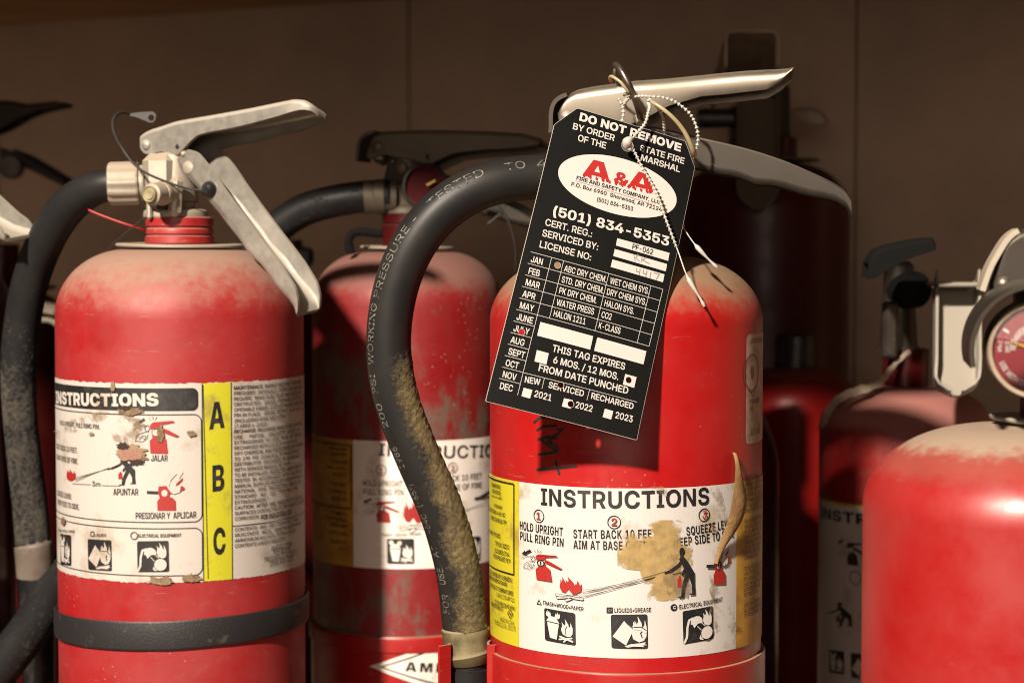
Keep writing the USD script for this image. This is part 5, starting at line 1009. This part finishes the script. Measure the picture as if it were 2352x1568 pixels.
sm = lathe([(C.R + .0003, zt_ + .0006), (C.R + .0020, zt_ + .0003), (C.R + .0027, zt_ - .0012), (C.R + .0027, zt_ - .0085), (C.R + .0014, zt_ - .0095), (C.R + .0014, zb_), (C.R + .0003, zb_)][::-1], C.ax(), seg=140)
stC = obj('strap', sm, m['red_strap'], C.t)
S = Wrap(cC, C.R + .0015, k); dc = S.to2(1010, 1528)
dia = Polygon([(dc[0] - .042, dc[1]), (dc[0], dc[1] + .0150), (dc[0] + .042, dc[1]), (dc[0], dc[1] - .0150)]); S.add('w', dia); S.add('k', affinity.scale(dia, .86, .80).difference(affinity.scale(dia, .80, .72)))
S.text('k2', 'AMEREX', (930, 1540), (1092, 1540), 21, 860, .22)
bd = obj('badge', S.mesh('w', .0002), m['label_clean'], stC, smooth=False)
q = cat_mesh(S.mesh('k', .0003), S.mesh('k2', .0003)); obj('badge_print', q, m['ink'], stC, smooth=False)

# ================================================================ the clean one in the right foreground
D = Ext('fire_extinguisher', 'glossy red extinguisher with cream dusty shoulder and red dial gauge at the right edge', 2381, 978, .760, 393, 190, 120, m['red_right'])
k = D.k; cD = D.c; qD = zoom(3600, 850, 1.6506); axD = D.P(2381, 600); alD = math.radians(10); fD = np.array([math.sin(alD), math.cos(alD), 0])
obj('collar_plate', tilted_disc((cD[0], cD[1], D.z(963)), 107 * k, 30 * k, .0016, (.06, -.02, 1)), m['alloy_white'], D.t)
obj('neck_collar', lathe([(max(r * k, 1e-5), D.z(y)) for r, y in [(0, 880), (40, 880), (41, 905), (38, 908), (38, 962), (0, 962)][::-1]], D.ax(), seg=56), m['red_shaded'], D.t)
obj('valve_body', cat_mesh(lathe([(max(r * k, 1e-5), D.z(y)) for r, y in [(0, 640), (36, 640), (44, 650), (46, 880), (0, 880)][::-1]], D.ax(), seg=40), rbox(D.P(2390, 660), (120 * k, 60 * k, 120 * k), .003)), m['steel_dull'], D.t)
sp = [(2310, 566), (2326, 541), (2346, 526), (2380, 518), (2440, 512), (2540, 498)]; ed = [(2282, 650), (2286, 676), (2310, 678), (2352, 668), (2420, 640), (2540, 560)]
lD = obj('squeeze_lever', channel(sp, ed, axD, alD, .026, .0018, .004, roll=.05, n=60, passes=1), m['steel_dull'], D.t)
obj('lever_back', strip([(2257, 668), (2266, 640), (2278, 610), (2296, 578), (2318, 546), (2340, 530)], .026, .0021, axD - fD * .013, fD), m['alloy'], lD)
obj('rivet', plane_dot((2305, 651), axD, alD, .026, 16 * k, .0022), m['steel'], lD)
gc = D.P(2381, 803, -.040); gdn = np.array([-.16, -1, -.02]); gdn /= np.linalg.norm(gdn)
gD = obj('gauge', lathe([(1e-5, -.020), (100 * k, -.020), (106 * k, -.017), (107 * k, .0015), (104 * k, .0032), (96 * k, .0030), (93 * k, .0008), (1e-5, .0006)], gc, gdn, 72), m['dusty_metal'], D.t)
obj('dial', lathe([(94 * k, .0005), (93 * k, .0010), (1e-5, .0010)], gc, gdn, 64), m['dial_red'], gD)
DS = Flat(gc + gdn * .0012, gdn, k)
def arc_text(st, r, a0, a1, cap, w=600, flip=False):
    """lettering round the dial from angle a0 to a1 (degrees, clockwise from the top)"""
    sh, W = text_shape(st, w)
    o = np.array(DS.to2(2381, 803))
    for g in sh:
        def f(x, y, a0=a0, a1=a1):
            t = np.radians(a0 + (a1 - a0) * np.asarray(x) / W); rr_ = (r + (np.asarray(y) * cap if a1 > a0 else -np.asarray(y) * cap)) * k
            return o[0] + rr_ * np.sin(t), o[1] + rr_ * np.cos(t)
        DS.add('t', shapely.ops.transform(f, g).buffer(0))
arc_text('USE WITH DRY CHEMICAL ONLY', 84, 250, 118, 12); arc_text('RECHARGE', 44, -92, -28, 13); arc_text('OVERCHARGED', 44, 28, 92, 13); arc_text('psi 0', 59, -96, -74, 10); arc_text('kPa 0', 74, -94, -76, 9)
for a in (-58, 0, 58):
    t = math.radians(a); o = np.array(DS.to2(2381, 803)); e = np.array([math.sin(t), math.cos(t)]); DS.add('t', LineString([o + e * 70 * k, o + e * 84 * k]).buffer(2.6 * k, cap_style=2))
q = DS.mesh('t', .00005); obj('dial_print', q, m['print_white'], gD, smooth=False)
t = math.radians(-73); o = np.array(DS.to2(2381, 803)); e = np.array([math.sin(t), math.cos(t)]); nrm = np.array([e[1], -e[0]])
DS.add('n', Polygon([o + e * 66 * k, o + nrm * 7 * k - e * 14 * k, o - nrm * 7 * k - e * 14 * k])); obj('needle', (lambda v_f: (v_f[0], v_f[1]))(DS.mesh('n', .0008)), m['needle'], gD, smooth=False)
obj('dial_glass', lathe([(94 * k, .0026), (60 * k, .0034), (20 * k, .0038), (1e-5, .0038)], gc, gdn, 56), m['glass'], gD)
# curved guard round the gauge
GP = []; gx = np.cross(np.array([0, 0, 1.0]), -gdn); gx = gx / np.linalg.norm(gx); gx = gx if gx[0] > 0 else -gx
for a in np.linspace(-104, 104, 60): GP.append((math.sin(math.radians(a)), math.cos(math.radians(a))))
R1, R2 = 150 * k, 136 * k; V = []; F = []
for sx, cz_ in GP:
    e = gx * sx + np.array([0, 0, 1]) * cz_
    for rr_, h in ((R2, -.026), (R1, -.026), (R1, .010), (R1 - .0004, .0115), (R2 + .0004, .0115), (R2, .010)): V.append(gc + e * rr_ + gdn * h)
for i in range(59):
    for j in range(6): F.append((i * 6 + j, i * 6 + (j + 1) % 6, (i + 1) * 6 + (j + 1) % 6, (i + 1) * 6 + j))
F += [(0, 1, 2, 5), (2, 3, 4, 5)]; b_ = 59 * 6; F += [(b_ + 5, b_ + 2, b_ + 1, b_), (b_ + 5, b_ + 4, b_ + 3, b_ + 2)]
obj('gauge_guard', (np.array(V), np.array(F)), m['steel_dull'], D.t)

# ================================================================ the pink, dusty one in the shade behind it
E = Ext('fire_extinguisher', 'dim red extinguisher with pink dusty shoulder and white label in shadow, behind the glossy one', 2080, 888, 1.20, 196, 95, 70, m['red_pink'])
k = E.k; cE = E.c; qE = zoom(3000, 900, .8567)
obj('neck_collar', lathe([(max(r * k, 1e-5), E.z(y)) for r, y in [(0, 800), (48, 800), (52, 804), (52, 884), (0, 884)][::-1]], E.ax(), seg=48), m['red_shaded'], E.t)
obj('valve_body', cat_mesh(lathe([(max(r * k, 1e-5), E.z(y)) for r, y in [(0, 600), (24, 600), (34, 610), (38, 700), (44, 790), (50, 804), (0, 804)][::-1]], E.ax() + np.array([-18 * k, 0, 0]), seg=36), rbox(E.P(2044, 758, -.02), (34 * k, 30 * k, 130 * k), .002)), m['steel_dull'], E.t)
ge = obj('gauge', lathe([(1e-5, -.02), (40 * k, -.02), (42 * k, 0), (38 * k, .002), (1e-5, .001)], E.P(2100, 665, -.02), (.2, -1, .1), 40), m['matte_black'], E.t)
obj('squeeze_lever', channel([(1996, 598), (2010, 575), (2040, 562), (2100, 550), (2144, 544), (2150, 556)], [(1992, 640), (2010, 640), (2050, 612), (2100, 590), (2140, 578), (2150, 574)], E.P(2080, 600, -.075), .1, .040, .0018, .004, n=40), m['matte_black'], E.t)
# its handle, a trough seen end on, hanging towards the viewer
def trough(c0, c1, w, dep, t, n=24, round_=.35, bend=0.0):
    """U-shaped handle from c0 down to c1, open side towards the viewer and up; its far end rounded"""
    c0, c1 = np.asarray(c0), np.asarray(c1); T = (c1 - c0) / np.linalg.norm(c1 - c0); X_ = np.array([1.0, 0, 0]); N_ = np.cross(X_, T); N_ = N_ if N_[1] < 0 else -N_
    rings = []
    for s in np.linspace(0, 1, n):
        ww = w * (1 if s < 1 - round_ * w / np.linalg.norm(c1 - c0) else math.sqrt(max(.12, 1 - ((s - 1) * np.linalg.norm(c1 - c0) / (round_ * w) + 1) ** 2)))
        c = c0 + (c1 - c0) * s + N_ * bend * math.sin(math.pi * s); d_ = dep * (1 if s < .8 else 1 - (s - .8) * 2.6); r = min(.0035, ww * .3, d_ * .6)
        o = [(-ww / 2, d_)] + [(-ww / 2 + r - r * math.cos(a), r - r * math.sin(a)) for a in np.linspace(0, math.pi / 2, 5)] + [(ww / 2 - r + r * math.sin(a), r - r * math.cos(a)) for a in np.linspace(0, math.pi / 2, 5)] + [(ww / 2, d_)]
        ri = max(r - t, .0004)
        i_ = [(-ww / 2 + t, d_)] + [(-ww / 2 + t + ri - ri * math.cos(a), t + ri - ri * math.sin(a)) for a in np.linspace(0, math.pi / 2, 5)] + [(ww / 2 - t - ri + ri * math.sin(a), t + ri - ri * math.cos(a)) for a in np.linspace(0, math.pi / 2, 5)] + [(ww / 2 - t, d_)]
        rings.append([c + X_ * a + N_ * b for a, b in o + i_[::-1]])
    R = np.array(rings); mm = R.shape[1]; kk = mm // 2; V = R.reshape(-1, 3); F = []
    for i in range(n - 1):
        for j in range(mm): F.append((i * mm + j, i * mm + (j + 1) % mm, (i + 1) * mm + (j + 1) % mm, (i + 1) * mm + j))
    for base in (0, (n - 1) * mm):
        for j in range(kk - 1): F.append((base + j, base + mm - 1 - j, base + mm - 2 - j, base + j + 1))
    return V, np.array(F)
e0, e1 = at(2193, 652, 1.165), at(2193, 912, 1.105)
hE = obj('carry_handle', trough(e0, e1, 105 * 1.13 / FPX, .013, .0016), m['alloy_white'], E.t)
obj('handle_shade_lip', rbox(at(2193, 653, 1.149), (105 * 1.149 / FPX, .034, .0022), .0008), m['alloy_white'], E.t)  # lip added deep toward the viewer so its shade falls into the trough
obj('handle_root', rbox(at(2193, 672, 1.185), (92 * k, .018, 40 * k), .002), m['alloy_white'], E.t)
# label of that one
S = Wrap(cE, E.R, k); vt, vb = S.to2(2080, 1166)[1], S.to2(2080, 1640)[1]
lab = wrap_label(S, E.t, 'label', -E.R * 1.6, E.R * 1.6, vb, vt, m['label_white']); S.text('ink', 'INSTRUCTIONS', (1886, 1186), (2240, 1200), 24, 760, .05); S.add('yel', box(-E.R * 1.6, vt - .0015, E.R * 1.6, vt))
S.picture(pic_pull(), [(1925, 1235), (1985, 1240), (1985, 1300), (1927, 1295)], dict(ink='ink', red='ink', white='w', red2='ink')); S.add('ink', Point(*S.to2(1965, 1326)).buffer(.004).boundary.buffer(.0003)); S.picture(pic_man(), [(1900, 1380), (1960, 1385), (1960, 1440), (1902, 1436)], dict(ink='ink', red='ink'))
S.picture(pic_trash(), [(1905, 1490), (1940, 1495), (1940, 1548), (1906, 1542)], dict(ink='ink', ink2='ink', ink3='ink', white='w2', white2='w2')); S.picture(pic_liquid(), [(1955, 1498), (2005, 1502), (2006, 1560), (1956, 1555)], dict(ink='ink', ink2='ink', white='w2', white2='w2'))
print_sheet(S, lab, [('yel', 'yellow', 'yellow_panel'), ('ink', 'ink', 'black_print'), ('w', 'label_white', 'white_print'), ('w2', 'label_white', 'white_print')])
# torn paper strip lying over its shoulder
PT = thing('paper_strip', 'crumpled strip of tan paper lying over the shoulder of the pink dusty extinguisher', 'paper strip', tuple(at(1890, 970, 1.18)))
ps = [(1880, 978, 1.194), (1903, 945, 1.172), (1924, 918, 1.166), (1955, 902, 1.166), (1990, 892, 1.167), (2022, 878, 1.172), (2045, 850, 1.177), (2066, 826, 1.182), (2090, 806, 1.186)]
c = smooth_path([at(*p) for p in ps], 44); rng = np.random.default_rng(5); wv = np.interp(np.linspace(0, 1, 44), [0, .15, .4, .55, .7, 1], [.0072, .0085, .0050, .0056, .0042, .0030])
T = np.gradient(c, axis=0); T /= np.linalg.norm(T, axis=1, keepdims=True); rows = []
for i in range(44):
    up = np.cross(T[i], [0, -1, 0]); a = .5 * math.sin(i * .55) + .3; up = up * math.cos(a) + np.array([0, -1, 0]) * math.sin(a); rows.append([c[i] + up * wv[i] * (j / 4 - .5) * (1 + .15 * math.sin(i * 1.7 + j)) for j in range(5)])
obj('strip', sheet_mesh(np.array(rows), .0004), m['label_tan'], PT)

# ================================================================ tall dark one at the back, its handles pointing at the viewer
F_ = Ext('fire_extinguisher', 'tall dark red extinguisher in shadow at the back with its handles facing the viewer', 1752, 376, 1.48, 198, 110, 70, m['red_shaded'])
k = F_.k
obj('collar_plate', tilted_disc((F_.c[0], F_.c[1], F_.z(369)), 128 * k, 30 * k, .0016, (0, 0, 1)), m['steel_dark'], F_.t)
obj('neck_collar', lathe([(max(r * k, 1e-5), F_.z(y)) for r, y in [(0, 316), (74, 316), (78, 320), (78, 368), (0, 368)][::-1]], F_.ax(), seg=48), m['red_shaded'], F_.t)
obj('valve_body', cat_mesh(lathe([(max(r * k, 1e-5), F_.z(y)) for r, y in [(0, 190), (40, 190), (60, 200), (62, 300), (64, 318), (0, 318)][::-1]], F_.ax(), seg=36)), m['steel_dull'], F_.t)
obj('gauge', cyl(F_.P(1640, 272, -.01), (1, -.2, 0), 22 * k, -.012, .016, .001, 32), m['black'], F_.t); obj('gauge_stem', cyl(F_.P(1665, 272, -.008), (1, 0, 0), 9 * k, -.010, .02), m['steel_dark'], F_.t)
obj('squeeze_lever', trough(F_.P(1731, 150, .02), F_.P(1731, 92, -.075), 118 * (F_.d - .07) / FPX, .0, .0017) if False else cat_mesh(channel([(1690, 75), (1700, 72), (1760, 72), (1775, 74)], [(1690, 150), (1700, 150), (1760, 150), (1775, 150)], F_.P(1731, 110, -.08), 0, .002, .0008, .001, n=8)), m['steel_dark'], F_.t) if False else None
def lever_end(c, w, h, length, rise, t=.0018):
    """an inverted U lever pointing at the viewer: front end at c, running back and down"""
    o = box(-w / 2, -h, w / 2, 0).buffer(-.006).buffer(.006).union(box(-w / 2, -h, w / 2, -h * .5)); i_ = box(-w / 2 + t, -h - .01, w / 2 - t, -t).buffer(-.004).buffer(.004).union(box(-w / 2 + t, -h - .01, w / 2 - t, -h * .5))
    d = np.array([0, 1.0, -rise]); d /= np.linalg.norm(d)
    return prism(o.difference(i_), c, np.array([1.0, 0, 0]), np.array([0, 0, 1.0]), d, length)
obj('squeeze_lever', lever_end(at(1727, 69, F_.d - .085), 124 * (F_.d - .085) / FPX, .026, .10, .28), m['dusty_metal'], F_.t)
obj('carry_handle', cat_mesh(trough(at(1739, 230, F_.d - .035), at(1739, 482, F_.d - .085), 96 * (F_.d - .06) / FPX, .009, .0016, round_=.5)), m['steel_dark'], F_.t)

# ---------------- only the lever of this one shows, past the dark one
Lx = Ext('fire_extinguisher', 'hidden extinguisher past the tall dark one with only its tan lever tip showing', 1730, 372, 1.585, 120, 80, 50, m['red_shaded'])
obj('squeeze_lever', channel([(1700, 262), (1760, 256), (1805, 252), (1840, 247), (1870, 247), (1888, 256), (1896, 268)], [(1700, 280), (1760, 272), (1812, 262), (1836, 270), (1862, 284), (1886, 288), (1896, 282)], Lx.P(1730, 270), .25, .026, .0018, .004, n=40), m['dusty_metal'], Lx.t)
obj('valve_body', cyl((Lx.c[0], Lx.c[1], Lx.zt), (0, 0, 1), .02, 0, .045, .002), m['steel_dark'], Lx.t)

# ---------------- low one whose dome catches the light
Hx = Ext('fire_extinguisher', 'small extinguisher low at the back whose bare red dome glows beside the tagged one', 1828, 846, 1.40, 150, 95, 50, m['red_bright'])
k = Hx.k
obj('neck_collar', lathe([(max(r * k, 1e-5), Hx.z(y)) for r, y in [(0, 770), (40, 770), (42, 774), (42, 842), (0, 842)][::-1]], Hx.ax(), seg=40), m['black'], Hx.t)

# ================================================================ left edge: one cut by the frame, one far back
Gx = Ext('fire_extinguisher', 'red extinguisher cut off by the left edge with only its pale handle tip in view', -282, 562, 1.10, 298, 150, 118, m['red_shaded'])
k = Gx.k; alG = math.radians(26)
obj('carry_handle', channel([(-266, 345), (-216, 400), (-146, 468), (-86, 518), (-42, 544), (-14, 554), (2, 557), (10, 556)], [(-226, 316), (-186, 356), (-136, 404), (-86, 446), (-28, 500), (-6, 516), (4, 530), (9, 543)], Gx.P(-277, 420), alG, .0255, .0017, .005, roll=-.12, n=60, passes=1), m['alloy_white'], Gx.t)
obj('valve_body', cyl((Gx.c[0], Gx.c[1], Gx.zt), (0, 0, 1), .018, 0, .05, .002), m['alloy'], Gx.t)
K = Ext('fire_extinguisher', 'dark extinguisher far back at the left with olive lever and cream valve', 5, 668, 1.50, 150, 80, 60, m['red_shaded'])
k = K.k
obj('collar_plate', tilted_disc((K.c[0], K.c[1], K.z(660)), 122 * k, 20 * k, .0018, (.02, -.06, 1)), m['alloy'], K.t)
obj('neck_collar', lathe([(max(r * k, 1e-5), K.z(y)) for r, y in [(0, 560), (36, 560), (40, 566), (40, 658), (0, 658)][::-1]], K.ax(), seg=40), m['red_shaded'], K.t)
obj('valve_body', cat_mesh(cyl((K.c[0] - .008, K.c[1], K.z(560)), (0, 0, 1), 20 * k, 0, (560 - 310) * k, .002), cyl(K.P(28, 385, -.01), (.1, -1, 0), 26 * k, -.006, .012, .001)), m['steel_dull'], K.t)
obj('squeeze_lever', channel([(-40, 236), (-10, 230), (20, 230), (45, 238), (80, 236), (120, 231), (136, 234)], [(-40, 310), (-10, 300), (20, 284), (45, 268), (80, 255), (120, 246), (138, 243)], K.P(5, 280), .2, .024, .0017, .004, n=40), m['steel_dull'], K.t)
obj('carry_handle', channel([(0, 372), (40, 380), (80, 398), (120, 418), (145, 428)], [(0, 338), (40, 352), (80, 374), (120, 398), (148, 416)], K.P(5, 360), .2, .024, .0017, .004, n=40), m['black'], K.t)
# ---------------- two more of the back row, of which little shows
Mx = Ext('fire_extinguisher', 'dark extinguisher showing only a sliver of its shoulder past the tagged one', 1598, 888, 1.20, 192, 205, 60, m['red_shaded'])
k = Mx.k
obj('neck_collar', lathe([(max(r * k, 1e-5), Mx.z(y)) for r, y in [(0, 810), (60, 810), (64, 815), (64, 884), (0, 884)][::-1]], Mx.ax(), seg=40), m['red_shaded'], Mx.t)
obj('valve_body', rbox(Mx.P(1598, 720), (150 * k, 60 * k, 190 * k), .004), m['steel_dark'], Mx.t)  # hidden valve, made a chunky block to throw shade on the low dome
Px = Ext('fire_extinguisher', 'dark extinguisher with black valve standing far back between the dusty and the scuffed ones', 672, 690, 1.56, 120, 80, 50, m['red_shaded'])
k = Px.k
obj('neck_collar', lathe([(max(r * k, 1e-5), Px.z(y)) for r, y in [(0, 600), (34, 600), (38, 606), (38, 686), (0, 686)][::-1]], Px.ax(), seg=40), m['black'], Px.t)
obj('valve_body', cat_mesh(rbox(Px.P(690, 590), (60 * k, 40 * k, 44 * k), .003), cyl((Px.c[0], Px.c[1], Px.z(610)), (0, 0, 1), 24 * k, 0, 60 * k, .002)), m['black'], Px.t)
# small clutter seen low between the left hose and the body
J = thing('metal_bracket', 'pale bent metal bracket lying low behind the left hose', 'bracket', tuple(at(110, 720, 1.36)))
obj('bracket', cat_mesh(rbox(at(92, 702, 1.36), (90 * 1.36 / FPX, .02, 26 * 1.36 / FPX), .001, rot=trimesh.transformations.rotation_matrix(.22, (0, 1, 0))[:3, :3]), tube(smooth_path([at(60, 745, 1.35), at(95, 735, 1.35), at(120, 738, 1.35), at(135, 752, 1.35)], 16), .0018, 8)), m['alloy'], J)
print('triangles', NTRI[0])
